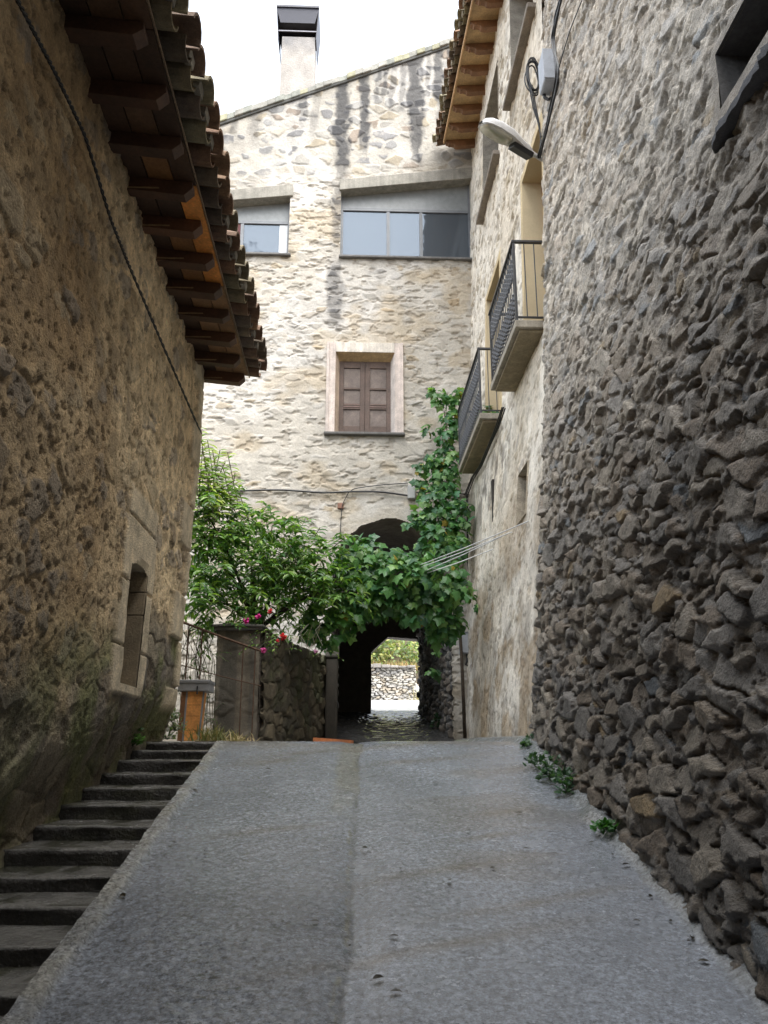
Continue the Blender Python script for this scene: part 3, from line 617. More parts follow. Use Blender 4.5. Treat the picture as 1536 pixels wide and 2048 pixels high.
# eave of the pale house
XT = lambda y: 1.80+(y-10)*-.035
m = MB(); roof_tiles(m, np.arange(7.45, 13.3, .20), lambda y: XT(y)-.15, 12.80, -1, .28, rows=4, r=.088)
m.hexa([(1.75, 7.4, 12.86), (5.5, 7.4, 13.9), (5.5, 13.3, 13.9), (1.7, 13.3, 12.86), (1.75, 7.4, 12.9), (5.5, 7.4, 13.94), (5.5, 13.3, 13.94), (1.7, 13.3, 12.9)], (.12, .08, .05))
roofp = m.build('roof', M['tile'], house_p)
SP = lambda x: 12.70+(x-1.75)*.10
m = MB()
rp = list(np.arange(13.12-.445*13, 13.2, .445))
for i in range(len(rp)-1):
    c = np.array([.46, .31, .155])*random.uniform(.88, 1.08)
    m.hexa([(XT(rp[i])-.02, rp[i], SP(1.75)), (2.5, rp[i], SP(2.5)), (2.5, rp[i+1]-.004, SP(2.5)), (XT(rp[i+1])-.02, rp[i+1]-.004, SP(1.75)), (XT(rp[i])-.02, rp[i], SP(1.75)+.02), (2.5, rp[i], SP(2.5)+.02), (2.5, rp[i+1]-.004, SP(2.5)+.02), (XT(rp[i+1])-.02, rp[i+1]-.004, SP(1.75)+.02)], c)
m.build('soffit', M['wood'], roofp)
m = MB(); m.hexa([(XT(rp[0])-.045, rp[0], SP(1.75)-.02), (XT(rp[0])-.022, rp[0], SP(1.75)-.02), (XT(rp[-1])-.022, rp[-1]+.04, SP(1.75)-.02), (XT(rp[-1])-.045, rp[-1]+.04, SP(1.75)-.02),
    (XT(rp[0])-.045, rp[0], SP(1.75)+.05), (XT(rp[0])-.022, rp[0], SP(1.75)+.05), (XT(rp[-1])-.022, rp[-1]+.04, SP(1.75)+.05), (XT(rp[-1])-.045, rp[-1]+.04, SP(1.75)+.05)], (.55, .34, .17)); m.build('fascia', M['wood'], roofp)
for y in rp:
    xt = XT(y); L = 2.35
    pf = [(L, SP(L)), (xt, SP(xt)), (xt, SP(xt)-.05), (xt+.04, SP(xt)-.06), (xt+.055, SP(xt)-.085), (xt+.10, SP(xt)-.075), (xt+.15, SP(xt)-.09), (xt+.17, SP(xt)-.12), (xt+.23, SP(xt)-.13), (L, SP(L)-.13)]
    m = MB(); m.prism([(a, y-.05, b-.001) for a, b in pf], (0, .10, 0), np.array([.20, .10, .048])*random.uniform(.85, 1.15)); m.build('rafter', M['wood'], roofp, bevel=.005)

# ------------------------------------------------------------------ house across the end of the lane
FY = 13.5
house_f = thing('gabled_house', 'tall pale stone house with sloping roof standing across the lane above an arched passage', 'house', (.5, FY, 1.7))
zr = lambda x: 13.113+(x+2.934)*.4565
HW1 = (-.285, 2.30, 10.42, 12.3); HW2 = (-2.95, -1.245, 10.43, 11.8); HS = (-.43, .83, 6.92, 8.58); ARC = (.65, 4.38, .98)
U = cuts(axis((-4.6, 2.6, .0145),), [HW1[0], HW2[1], HS[0], HS[1]]); V = cuts(axis((1.5, 15.9, .0145),), [HW1[2], HW2[2], HS[2], HS[3]])
UU, VV = np.meshgrid(U, V, indexing='ij')
fb = fbm(UU*4, VV*4, 490, 5, .6); fb2 = fbm(UU*20, VV*20, 495, 3, .6); big = fbm(UU*.9, VV*.9, 497, 3)
wu = UU+.06*(fbm(UU*4, VV*4, 461)-.5)*2; wv = VV+.05*(fbm(UU*4+9, VV*4, 462)-.5)*2
upz = ss(11.9, 12.5, VV-.1*UU)                            # bare stone gable above the windows
hm = (fb-.5)*.030+(fb2-.5)*.010
Ha, ma, r1, r2, r3 = stones(wu, wv, .27, .105, 470, .015, hm*.75+.003, .4, .02, .24, .004, .35)
Hb, mb, s1, s2, s3 = stones(wu+.05*(fbm(UU*9, VV*9, 466)-.5), wv, .30, .20, 480, .016, hm*.8+.002, .3, .03, .28, .003, .25)
H = lerp(Ha, Hb, upz)
chip = ss(.60, .67, fbm(UU*6, VV*14, 499, 3))*(1-upz); H = H-.018*chip
sa = pal(r2, [(.56, .52, .46), (.52, .48, .42), (.60, .56, .49), (.48, .45, .40), (.55, .48, .38), (.54, .52, .49)])
sb = pal(s2, [(.40, .38, .34), (.30, .30, .30), (.46, .39, .28), (.25, .25, .26), (.50, .45, .37), (.34, .27, .21), (.42, .41, .39)])
odd = (r1*5.7 % 1); sa = np.where((odd > .95)[..., None], np.array([.46, .34, .18]), sa)
mort = lerp(np.array([.60, .56, .49]), np.array([.68, .65, .60]), ss(.35, .65, big)[..., None])*(.9+.2*fb)[..., None]
C = lerp(lerp(mort, sa, (ma*.5)[..., None]), lerp(mort*1.0, sb*1.08, (mb*.8)[..., None]), upz[..., None])
C = lerp(C, np.array([.36, .30, .23]), (chip*.3)[..., None])
och = ss(.52, .68, fbm(UU*1.6, VV*2.4, 501, 3))*(1-upz); C = lerp(C, C*np.array([.93, .84, .70]), (och*.7)[..., None])
wob = .10*(fbm(UU*2, VV*1.6, 503)-.5)
stn = np.zeros(UU.shape)
jag = (fbm(UU*9, VV*5, 506)-.5)
for (x0, w_, zb, za, k) in ((-.29, .17, 11.9, 20, 1.), (-.33, .16, 10.3, 12.3, .55), (-.34, .16, 8.7, 10.45, .6), (.15, .13, 12.5, 20, 1.), (1.16, .17, 12.3, 20, .95), (1.64, .15, 12.5, 20, .85), (-2.7, .26, 12.1, 13.15, .9), (-2.3, .18, 12.5, 13.0, .8), (-1.6, .10, 13.2, 20, .5), (.45, .34, 9.9, 10.43, .75), (-.8, .10, 12.8, 20, .45), (.70, .09, 13.4, 20, .5), (-1.2, .12, 12.4, 13.4, .35), (.55, .08, 13.7, 20, .6), (.92, .10, 13.4, 20, .55), (1.9, .10, 13.6, 20, .6), (-1.05, .12, 13.1, 20, .6), (-1.95, .16, 12.6, 20, .5), (-2.35, .10, 12.7, 20, .5), (1.42, .07, 13.9, 20, .5), (.42, .07, 13.6, 20, .45)):
    ww = w_*(.75+.5*fbm(VV*2.2+x0*9, VV*0+x0, 507)); g = ss(ww*1.15, ww*.35, np.abs(UU-x0+wob*2.2)+.16*jag*w_/.13)*ss(zb-.1, zb+.7, VV+.5*jag)*ss(za+.2, za-.5, VV+.4*jag); stn = np.maximum(stn, g*k)
stn = stn*ss(.30, .52, fbm(UU*4, VV*2.6, 505)+.16)*(.62+.38*np.maximum(ma*(1-upz), mb*upz))
C = lerp(C, np.array([.07, .07, .075]), np.clip(stn*1.45, 0, .93)[..., None])
soil = ss(3.2, 1.8, VV+.6*(big-.5)); C = lerp(C, np.array([.22, .19, .145])*(.7+.6*fb)[..., None], (soil*.6)[..., None])
ra = np.hypot(UU-ARC[0], np.maximum(VV-ARC[1], 0)); vsr = ss(ARC[2]+.30, ARC[2]+.24, ra)*(VV > 4.0); C = lerp(C, mort*.98, (vsr*.6)[..., None]); H = lerp(H, .012+(fb-.5)*.02, vsr*.8)
C = C*np.array([.74, .737, .735])*lerp(1, .88, upz)[..., None]
P = np.stack([UU, FY-H, VV], -1)
cu_, cv_ = (UU[:-1, :-1]+UU[1:, 1:])/2, (VV[:-1, :-1]+VV[1:, 1:])/2
keep = cv_ < zr(cu_)+.03
keep &= ~((cu_ > HS[0]) & (cu_ < HS[1]) & (cv_ > HS[2]) & (cv_ < HS[3]))
keep &= ~((cu_ > HW1[0]) & (cu_ < HW1[1]) & (cv_ > HW1[2]) & (cv_ < 11.95+.13*(cu_-HW1[0])))
keep &= ~((cu_ > HW2[0]) & (cu_ < HW2[1]) & (cv_ > HW2[2]) & (cv_ < 11.55+.14*(cu_+2.2)))
keep &= ~((np.hypot(cu_-ARC[0], np.maximum(cv_-ARC[1], 0)) < ARC[2]+.012*np.sin(cv_*40)))
wall = MB().grid(P, C, keep)
wall.box((-9, FY, 1), (-4.59, 20, 12.4), (.5, .47, .4))
wall.build('wall', M['facade'], house_f, smooth=True)
# passage: vault, side walls and the far opening
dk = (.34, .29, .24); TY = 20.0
m = MB(); th = np.linspace(0, math.pi, 29); ys_ = np.linspace(FY-.01, TY, 90)
TT, YY = np.meshgrid(th, ys_, indexing='ij'); rr = ARC[2]+.03-.05*(fbm(TT*6, YY*4, 601)-.3)
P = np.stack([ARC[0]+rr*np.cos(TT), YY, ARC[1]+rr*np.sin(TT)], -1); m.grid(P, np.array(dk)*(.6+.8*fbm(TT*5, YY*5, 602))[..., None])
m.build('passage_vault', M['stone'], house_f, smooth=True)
Yt = axis((FY-.01, TY, .024),); Vt = axis((1.5, 4.5, .024),); YY, VV = np.meshgrid(Yt, Vt, indexing='ij')
for sx, x0 in ((1, ARC[0]+ARC[2]), (-1, ARC[0]-ARC[2])):
    d1, d2, r1, r2, r3, du, dv = vor(YY, VV, .20, .12, 610+sx); H = ss(.03, .25, d2-d1)*(.02+.06*r1+(r2-.5)*du*.8)
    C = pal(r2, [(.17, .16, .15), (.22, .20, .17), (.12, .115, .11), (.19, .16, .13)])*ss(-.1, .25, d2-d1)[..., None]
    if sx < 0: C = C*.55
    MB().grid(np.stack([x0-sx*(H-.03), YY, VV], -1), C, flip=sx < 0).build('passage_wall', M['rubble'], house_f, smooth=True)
ex0, ex1 = .48, 1.66
zt = 4.22
m = MB(); ol = [(-1.2, 1.4), (ex0, 1.4), (ex0+.01, 3.2), (ex0, 3.84), (ex0+.07, 3.92), (ex0+.41, zt), (ex1+.2, zt-.07), (ex1+.2, 1.4), (2.6, 1.4), (2.6, 6.2), (-1.2, 6.2)]
m.prism([(x, TY, z) for x, z in ol], (0, .45, 0), (.14, .12, .10)); m.build('passage_end_wall', M['stone'], house_f)
# body of the house round the passage, roof
RB = 16.2; m = MB(); m.box((-4.6, FY+.42, 1.2), (ARC[0]-ARC[2]-.12, TY+.3, 5.6), (.3, .28, .24)).box((ARC[0]+ARC[2]+.14, FY+.42, 1.2), (4.5, TY+.3, 5.6), (.3, .28, .24)).box((-4.6, FY+.42, 5.62), (4.5, RB, 10.3), (.3, .28, .24)).box((-4.6, RB, 5.62), (4.5, TY+.3, 6.3), (.3, .28, .24))
m.prism([(-4.6, FY+.6, 10.3), (6, FY+.6, 10.3), (6, FY+.6, zr(6)-.05), (-4.6, FY+.6, zr(-4.6)-.05)], (0, RB-FY-.6, 0), (.3, .28, .24)); m.build('rear_body', M['facade'], house_f)
m = MB()
xs = np.arange(-4.7, 6.2, .155)
for i, x in enumerate(xs[:-1]):                           # rough stone coping, slab by slab
    x1 = xs[i+1]+.015; t = .13+random.uniform(-.012, .03); pr = .075+random.uniform(-.02, .02); dz = random.uniform(-.012, .012)
    c = np.array(random.choice([(.24, .235, .21), (.29, .28, .25), (.21, .215, .19), (.30, .29, .2)]))*random.uniform(.8, 1.15)
    m.hexa([(x, FY-pr, zr(x)+.035+dz), (x1, FY-pr, zr(x1)+.035+dz), (x1, FY+.5, zr(x1)+.035+dz), (x, FY+.5, zr(x)+.035+dz), (x, FY-pr+.01, zr(x)+.035+t+dz), (x1, FY-pr+.01, zr(x1)+.035+t+dz), (x1, FY+.5, zr(x1)+.035+t), (x, FY+.5, zr(x)+.035+t)], c)
m.hexa([(-4.7, FY-.045, zr(-4.7)-.01), (6.2, FY-.045, zr(6.2)-.01), (6.2, FY+.4, zr(6.2)-.01), (-4.7, FY+.4, zr(-4.7)-.01), (-4.7, FY-.045, zr(-4.7)+.05), (6.2, FY-.045, zr(6.2)+.05), (6.2, FY+.4, zr(6.2)+.05), (-4.7, FY+.4, zr(-4.7)+.05)], (.09, .09, .085))
m.hexa([(-4.7, FY+.3, zr(-4.7)+.02), (6.2, FY+.3, zr(6.2)+.02), (6.2, RB+.3, zr(6.2)+.02), (-4.7, RB+.3, zr(-4.7)+.02), (-4.7, FY+.3, zr(-4.7)+.12), (6.2, FY+.3, zr(6.2)+.12), (6.2, RB+.3, zr(6.2)+.12), (-4.7, RB+.3, zr(-4.7)+.12)], (.2, .15, .1))
rooff = m.build('roof', M['stone'], house_f, bevel=.015)
# chimney with metal hood
cy = 14.15; k = cy/FY
ca, cb = -1.20-.34, -1.20+.34; ca, cb = ca*k*1.0, cb*k*.98
ztop = (15.45-1.6)*k+1.6
m = MB(); n_ = 14
zz = np.linspace(13.6, ztop, n_); xs = [np.linspace(0, 1, 12)]
for (p, q) in (((ca, cy), (cb, cy)), ((cb, cy), (cb, cy+.6)), ((cb, cy+.6), (ca, cy+.6)), ((ca, cy+.6), (ca, cy))):
    tt = np.linspace(0, 1, 24); zz = np.linspace(13.4, ztop, 60); T, Z = np.meshgrid(tt, zz, indexing='ij')
    tp = 1-.05*ss(13.5, ztop, Z)
    X = lerp(p[0], q[0], T); Y_ = lerp(p[1], q[1], T); X = -1.22*k+(X+1.22*k)*tp
    sootm = ss(ztop-.55, ztop-.1, Z)*fbm(T*4, Z*3, 621); cc = lerp(np.array([.36, .335, .31])*(.8+.4*fbm(T*5, Z*4, 620))[..., None], np.array([.16, .16, .17]), (sootm*.9)[..., None])
    m.grid(np.stack([X, Y_, Z], -1), cc)
chim = m.build('chimney', M['facade'], rooff)
m = MB(); cx = -1.22*k; w0, w1 = .43*k, .385*k; zb, zt2 = ztop-.10, ztop+.66; dc = (.030, .032, .05)
yA, yB = cy-.10, cy+.72
m.box((cx-w0, yA-.03, zt2), (cx+w0, yB+.03, zt2+.05), dc)
def slope_plate(a, b, c_, d_):
    p = np.array([a, b, c_, d_]); nrm = np.cross(p[1]-p[0], p[3]-p[0]); nrm /= np.linalg.norm(nrm); m.hexa(list(p)+list(p+nrm*.012), dc)
slope_plate((cx-w0, yA, zt2), (cx+w0, yA, zt2), (cx+w1-.04, yA+.05, zt2-.34), (cx-w1+.04, yA+.05, zt2-.34))
slope_plate((cx+w0, yB, zt2), (cx-w0, yB, zt2), (cx-w1, yB-.05, zt2-.34), (cx+w1, yB-.05, zt2-.34))
slope_plate((cx-w0, yB, zt2), (cx-w0, yA, zt2), (cx-w1, yA+.06, zb), (cx-w1, yB-.06, zb))
slope_plate((cx+w0, yA, zt2), (cx+w0, yB, zt2), (cx+w1, yB-.06, zb), (cx+w1, yA+.06, zb))
m.box((cx-w1, yA+.055, zt2-.56), (cx+w1, yA+.075, zt2-.535), (.2, .2, .24))
m.build('chimney_hood', M['metal'], chim)
# strip windows under sloping lintels
def strip_window(x0, x1, zl, zr_, zbot, ztr, mull, curtain):
    """zl, zr_: underside of the lintel at the two ends"""
    fd = FY+.16; o = MB()
    sl2 = (zr_-zl)/(x1-x0); zz = lambda x: zl+(x-x0)*sl2
    m = MB(); m.prism([(x0, FY+.01, zbot), (x0, FY+.30, zbot), (x0, FY+.30, zz(x0)+.05), (x0, FY+.01, zz(x0)+.05)], (-.02, 0, 0), (.45, .42, .36)); m.prism([(x1, FY+.01, zbot), (x1, FY+.30, zbot), (x1, FY+.30, zz(x1)+.05), (x1, FY+.01, zz(x1)+.05)], (.02, 0, 0), (.45, .42, .36))
    m.hexa([(x0-.02, FY+.0, zbot-.05), (x1+.02, FY+.0, zbot-.05), (x1+.02, FY+.32, zbot-.05), (x0-.02, FY+.32, zbot-.05), (x0-.02, FY, zbot-.002), (x1+.02, FY, zbot-.002), (x1+.02, FY+.32, zbot-.002), (x0-.02, FY+.32, zbot-.002)], (.3, .28, .25))
    win = m.build('strip_window', M['concrete'], house_f)
    a, b = x0-.03, x1+.05; m = MB()
    m.hexa([(a, FY-.05, zz(a)), (b, FY-.05, zz(b)), (b, FY+.3, zz(b)), (a, FY+.3, zz(a)), (a, FY-.05, zz(a)+.23), (b, FY-.05, zz(b)+.25), (b, FY+.3, zz(b)+.25), (a, FY+.3, zz(a)+.23)], (.27, .255, .22)); m.build('lintel', M['concrete'], win, bevel=.01)
    MB().hexa([(a+.01, FY-.075, zbot-.055), (b, FY-.075, zbot-.055), (b, FY+.1, zbot-.055), (a+.01, FY+.1, zbot-.055), (a+.01, FY-.075, zbot-.012), (b, FY-.075, zbot-.012), (b, FY+.1, zbot-.005), (a+.01, FY+.1, zbot-.005)], (.13, .125, .12)).build('sill', M['stone'], win, bevel=.008)
    m = MB(); g = (.16, .17, .185); t = .045
    m.box((x0, fd, zbot), (x0+t, fd+.05, zz(x0)-.0), g).box((x1-t, fd, zbot), (x1, fd+.05, zz(x1-t)), g).box((x0+t, fd, zbot), (x1-t, fd+.05, zbot+t), g).box((x0+t, fd-.01, ztr-.02), (x1-t, fd+.05, ztr+.035), g)
    for x in mull: m.box((x-.03, fd-.004, zbot+t), (x+.03, fd+.05, ztr-.02), g)
    m.build('frame', M['metal'], win)
    MB().prism([(x0+t, fd+.02, ztr+.035), (x1-t, fd+.02, ztr+.035), (x1-t, fd+.02, zz(x1-t)), (x0+t, fd+.02, zz(x0+t))], (0, .015, 0), (.22, .235, .24)).build('transom_panel', M['metal'], win)
    MB().box((x0+t, fd+.02, zbot+t), (x1-t, fd+.03, ztr-.02), (.2, .2, .2)).build('pane', M['glass'], win)
    for (xa, xb, za, zb2, c) in curtain: MB().box((xa, fd+.012, za), (xb, fd+.018, zb2), c).build('curtain', M['plaster'], win)
strip_window(-.285, 2.20, 11.83, 12.16, 10.42, 11.54, (.618, 1.246), [])
strip_window(-2.95, -1.245, 11.46, 11.67, 10.43, 11.20, (-2.14,), [(-2.9, -2.17, 10.48, 11.17, (.10, .035, .035)), (-1.44, -1.29, 10.48, 11.17, (.62, .64, .66))])
# shuttered window
pk = (.60, .52, .47); m = MB()
ox0, ox1, oz0, oz1 = -.49, .875, 6.90, 8.63; ix0, ix1, iz1 = -.25, .645, 8.33; fy, by = FY-.045, FY+.20; mx0, mx1, mz1 = -.33, .72, 8.44
m.box((ox0, fy, oz0), (mx0, FY+.25, oz1), pk).box((mx1, fy, oz0), (ox1, FY+.25, oz1), pk).box((mx0, fy, mz1), (mx1, FY+.25, oz1), (.62, .57, .50))
m.box((ox0-.0, fy-.015, oz0), (ox0+.05, fy, oz1), pk).box((ox1-.05, fy-.015, oz0), (ox1, fy, oz1), pk)
m.prism([(mx0, fy+.004, oz0), (ix0, by, oz0), (mx0, by, oz0)], (0, 0, mz1-oz0), (.62, .50, .40)); m.prism([(mx1, fy+.004, oz0), (mx1, by, oz0), (ix1, by, oz0)], (0, 0, mz1-oz0), (.66, .60, .55)); m.prism([(mx0, fy+.004, mz1), (mx0, by, mz1), (mx0, by, iz1)], (mx1-mx0, 0, 0), (.50, .36, .20))
win = m.build('shuttered_window', M['concrete'], house_f, bevel=.006)
MB().box((ox0-.02, fy-.05, oz0-.05), (ox1+.02, FY+.25, oz0-.001), (.12, .115, .11)).build('sill', M['stone'], win, bevel=.012)
xm = (ix0+ix1)/2
for (xa, xb) in ((ix0-.02, xm-.002), (xm+.002, ix1+.02)):
    m = MB(); b1 = (.095, .062, .048); y0 = by-.045; s_w = .085; W = xb-xa
    m.box((xa, y0, oz0+.01), (xa+s_w, by, iz1+.02), b1).box((xb-s_w, y0, oz0+.01), (xb, by, iz1+.02), b1)
    for (za, zb) in ((oz0+.01, 7.10), (7.42, 7.53), (7.80, 7.84), (8.22, iz1+.02)): m.box((xa+s_w, y0, za), (xb-s_w, by, zb), b1)
    m.box((xa+s_w, y0-.008, 7.455), (xb-s_w, y0, 7.475), (.2, .13, .11)).box((xa+s_w, y0-.008, 7.50), (xb-s_w, y0, 7.515), (.2, .13, .11))
    for (za, zb) in ((7.10, 7.42), (7.53, 7.80), (7.84, 8.22)): m.box((xa+s_w, y0+.022, za), (xb-s_w, by, zb), (.15, .118, .102))
    m.build('shutter', M['wood'], win, bevel=.004)

# ------------------------------------------------------------------ garden wall, fence, post
gw = thing('garden_wall', 'low dark mossy stone garden wall with slate capped pillar left of the passage', 'wall', (-1, 11, 1.69))
G0, G1 = np.array([-1.10, 10.35]), np.array([-.36, 13.45])
Lg = np.linalg.norm(G1-G0); td = (G1-G0)/Lg; nd = np.array([td[1], -td[0]])
us = axis((0, Lg, .02),); vs = axis((1.6, 3.02, .02),); UU, VV = np.meshgrid(us, vs, indexing='ij')
d1, d2, r1, r2, r3, du, dv = vor(UU+.05*fbm(UU*5, VV*5, 1), VV, .24, .16, 710); fb = fbm(UU*6, VV*6, 711, 5); H = ss(.03, .25, d2-d1)*(.015+.05*r1)+(fb-.5)*.04
C = lerp(np.array([.10, .085, .06]), pal(r2, [(.15, .125, .085), (.12, .105, .075), (.18, .15, .10), (.10, .09, .065)]), ss(.02, .2, d2-d1)[..., None])*(.7+.6*fb)[..., None]
C = lerp(C, np.array([.07, .08, .03]), (ss(.5, .65, fbm(UU*2, VV*2, 715))*.6)[..., None])
m = MB(); m.grid(np.stack([G0[0]+td[0]*UU+nd[0]*H, G0[1]+td[1]*UU+nd[1]*H, VV], -1), C)
m.obox((*((G0+G1)/2-nd*.16), 2.3), (*td, 0), (*nd, 0), (0, 0, 1), Lg/2, .15, .71, (.12, .1, .08)); m.build('wall_panel', M['rubble'], gw, smooth=False)
us = axis((0, .52, .02),); vs = axis((1.6, 3.02, .02),); UU, VV = np.meshgrid(us, vs, indexing='ij'); m = MB()
x0, y0 = -1.64, 10.3
for (p, q) in (((x0, y0), (x0+.52, y0)), ((x0+.52, y0), (x0+.52, y0+.5)), ((x0, y0+.5), (x0, y0))):
    d1, d2, r1, r2, r3, du, dv = vor(UU, VV, .3, .2, 720); fb = fbm(UU*6+p[0], VV*4, 721, 5); H = ss(.03, .2, d2-d1)*.02*r1+(fb-.5)*.03
    T = UU/.52; nx, ny = (q[1]-p[1]), -(q[0]-p[0]); l = math.hypot(nx, ny)
    C = lerp(np.array([.085, .07, .05]), np.array([.155, .135, .105]), ss(.3, .7, fbm(UU*5+p[0]*3, VV*.8, 725))[..., None])*(.7+.6*fb)[..., None]; C = lerp(C, np.array([.06, .055, .045]), (ss(.55, .62, fbm(UU*9, VV*.5, 727))*.7)[..., None])
    m.grid(np.stack([lerp(p[0], q[0], T)+nx/l*H, lerp(p[1], q[1], T)+ny/l*H, VV], -1), C)
m.build('pillar', M['stone'], gw, smooth=True)
m = MB()
for k, (e, z, t) in enumerate(((.045, 3.02, .04), (.075, 3.062, .03))):
    ol = [(x0-e, y0-e), (x0+.2, y0-e-.03), (x0+.52+e*.6, y0-e), (x0+.52+e, y0+.25), (x0+.52+e, y0+.5), (x0-e, y0+.5), (x0-e-.05, y0+.2)]
    m.prism([(x, y, z+.01*math.sin(x*9+k)) for x, y in ol], (0, 0, t), (.115, .11, .105))
m.build('cap', M['stone'], gw, bevel=.01)
# stone post with a rounded head at the mouth of the passage
ps = thing('stone_post', 'short dark stone post with rounded head beside the passage mouth', 'post', (-.28, 13.2, 1.7))
m = MB(); px = -.30; py = 13.15
m.box((px-.09, py-.09, 1.6), (px+.10, py+.09, 2.98), (.06, .052, .042)); m.build('shaft', M['stone'], ps, bevel=.03)
m = MB(); hd = [(px-.10, 2.985), (px+.115, 2.985), (px+.115, 3.16), (px+.08, 3.23), (px, 3.26), (px-.07, 3.235), (px-.10, 3.17)]; m.prism([(x, py-.12, z) for x, z in hd], (0, .22, 0), (.12, .11, .09)); m.build('head', M['stone'], ps, bevel=.03)
fn = thing('garden_fence', 'rusty iron fence with sloping handrail and thin uprights in front of the stone pillar', 'fence', (-1.5, 9.6, 1.69))
rc = (.10, .065, .045); FYf = 9.9
a, b = at(362, 1243, Y=FYf), at(522, 1302, Y=FYf)
m = MB(); m.tube([a, (a+b)/2+np.array([0, 0, -.005]), b], .016, 6, rc); m.build('handrail', M['rust'], fn)
for x in (378, 405, 487, 511):
    p = a+(b-a)*((x-362)/160); MB().tube([p, (p[0], p[1], 1.66)], .0085, 6, rc).build('upright', M['rust'], fn)
MB().tube([at(362, 1330, Y=FYf), at(440, 1352, Y=FYf), at(522, 1372, Y=FYf)], .006, 5, rc).build('lower_rail', M['rust'], fn)
# wire mesh of the fence
m = MB()
for i in range(9):
    x = 364+i*5.2
    m.tube([at(x, 1246+i*2, Y=FYf+.01), at(x+4, 1300, Y=FYf+.01), at(x, 1370, Y=FYf+.01)], .0022, 4)
m.build('wire_mesh', M['rust'], fn)

# ------------------------------------------------------------------ wooden box with grey lid
bx = thing('wooden_bin', 'orange pine box with steel corner strips and grey lid at the top of the steps', 'bin', (-1.62, 8.55, 1.69))
Yb = 8.45; zg = 1.685
def pbox(m, x0, x1, y0, y1, z0, z1, c): m.box((x0, y0, z0), (x1, y1, z1), c)
xl, xr_ = at(368, 1470, Y=Yb)[0], at(397, 1470, Y=Yb)[0]; zt = at(385, 1383, Y=Yb)[2]
m = MB(); m.hexa([(xl, Yb, zg), (xr_-.005, Yb, zg), (xr_-.005, Yb+.22, zg), (xl, Yb+.22, zg), (xl+.012, Yb, zt), (xr_+.02, Yb, zt), (xr_+.02, Yb+.22, zt), (xl+.012, Yb+.22, zt)], (.68, .30, .085))
m.hexa([(xl-.07, Yb+.03, zg), (xl-.016, Yb+.012, zg), (xl-.016, Yb+.22, zg), (xl-.07, Yb+.22, zg), (xl-.06, Yb+.03, zt), (xl-.006, Yb+.012, zt), (xl-.006, Yb+.22, zt), (xl-.06, Yb+.22, zt)], (.20, .085, .03))
for z in (zg+.10, zg+.235, zg+.34):
    m.box((xl+.004, Yb-.0015, z), (xr_, Yb, z+.004), (.2, .08, .02))
body = m.build('body', M['wood'], bx, bevel=.003)
m = MB(); g = (.20, .21, .22)
m.hexa([(xl-.016, Yb-.008, zg), (xl, Yb-.008, zg), (xl, Yb+.01, zg), (xl-.016, Yb+.01, zg), (xl-.004, Yb-.008, zt), (xl+.012, Yb-.008, zt), (xl+.012, Yb+.01, zt), (xl-.004, Yb+.01, zt)], g)
m.hexa([(xr_-.004, Yb-.008, zg), (xr_+.012, Yb-.008, zg), (xr_+.012, Yb+.01, zg), (xr_-.004, Yb+.01, zg), (xr_+.02, Yb-.008, zt), (xr_+.036, Yb-.008, zt), (xr_+.036, Yb+.01, zt), (xr_+.02, Yb+.01, zt)], g); m.build('corner_strip', M['metal'], body)
m = MB(); m.box((xl-.085, Yb-.045, zt), (xr_+.085, Yb+.27, zt+.095), (.23, .235, .245)).box((xl-.09, Yb-.055, zt+.075), (xr_+.09, Yb+.28, zt+.112), (.20, .205, .215)); lid = m.build('lid', M['metal'], bx, bevel=.008)
MB().box((xr_-.035, Yb-.062, zt-.03), (xr_-.022, Yb-.045, zt+.05), (.02, .02, .02)).build('latch', M['iron'], lid)
# orange board lying at the crest
pb = MB(); a, b = at(626, 1476, Y=9.3), at(702, 1481, Y=9.6)
pb.hexa([(a[0], 9.3, 1.60), (b[0], 9.6, 1.60), (b[0]+.03, 9.75, 1.60), (a[0]+.03, 9.5, 1.60), (a[0], 9.3, a[2]+.006), (b[0], 9.6, b[2]+.004), (b[0]+.03, 9.75, b[2]+.002), (a[0]+.03, 9.5, a[2]+.002)], (.46, .16, .06))
tag(pb.build('wooden_board', M['wood']), 'orange wooden board lying flat past the crest before the passage', 'board')

# ------------------------------------------------------------------ lamp, boxes, cables
lp = thing('street_lamp', 'white cobra head street lamp with glass underside fixed to the dark wall corner', 'lamp', tuple(at(1078, 318, Y=7.56)))
A = at(1074, 312, Y=7.54); B = at(962, 244, Y=7.20); ax = B-A; Ll = np.linalg.norm(ax); ax /= Ll
wd = np.cross(ax, (0, 0, 1)); wd /= np.linalg.norm(wd); dn = np.cross(wd, ax); dn = -dn if dn[2] > 0 else dn
wd = wd*.94+dn*.34*(-1 if wd[1] < 0 else 1)*-1; wd /= np.linalg.norm(wd); dn = np.cross(ax, wd); dn = -dn if dn[2] > 0 else dn
st_ = [(.02, .03, .03), (.10, .035, .04), (.16, .055, .06), (.30, .075, .075), (.42, .105, .09), (.55, .135, .10), (.75, .145, .10), (.90, .125, .085), (.97, .09, .06), (1.0, .04, .03)]
G = np.zeros((len(st_), 15, 3))
for i, (t, wv_, hv) in enumerate(st_):
    for k in range(15):
        a = math.pi*k/14; c_, s2_ = math.cos(a), math.sin(a); G[i, k] = A+ax*t*Ll+wd*wv_*np.sign(c_)*abs(c_)**.6-dn*hv*abs(s2_)**.6+dn*.02
m = MB(); m.grid(G, np.full(G.shape, .80)); m.add(np.vstack([G[:, 0], G[:, -1]]), [(i, i+1, len(st_)+i+1, len(st_)+i) for i in range(len(st_)-1)], (.55, .55, .55)); m.build('lamp_head', M['metal'], lp, smooth=True)
m = MB(); ring = []
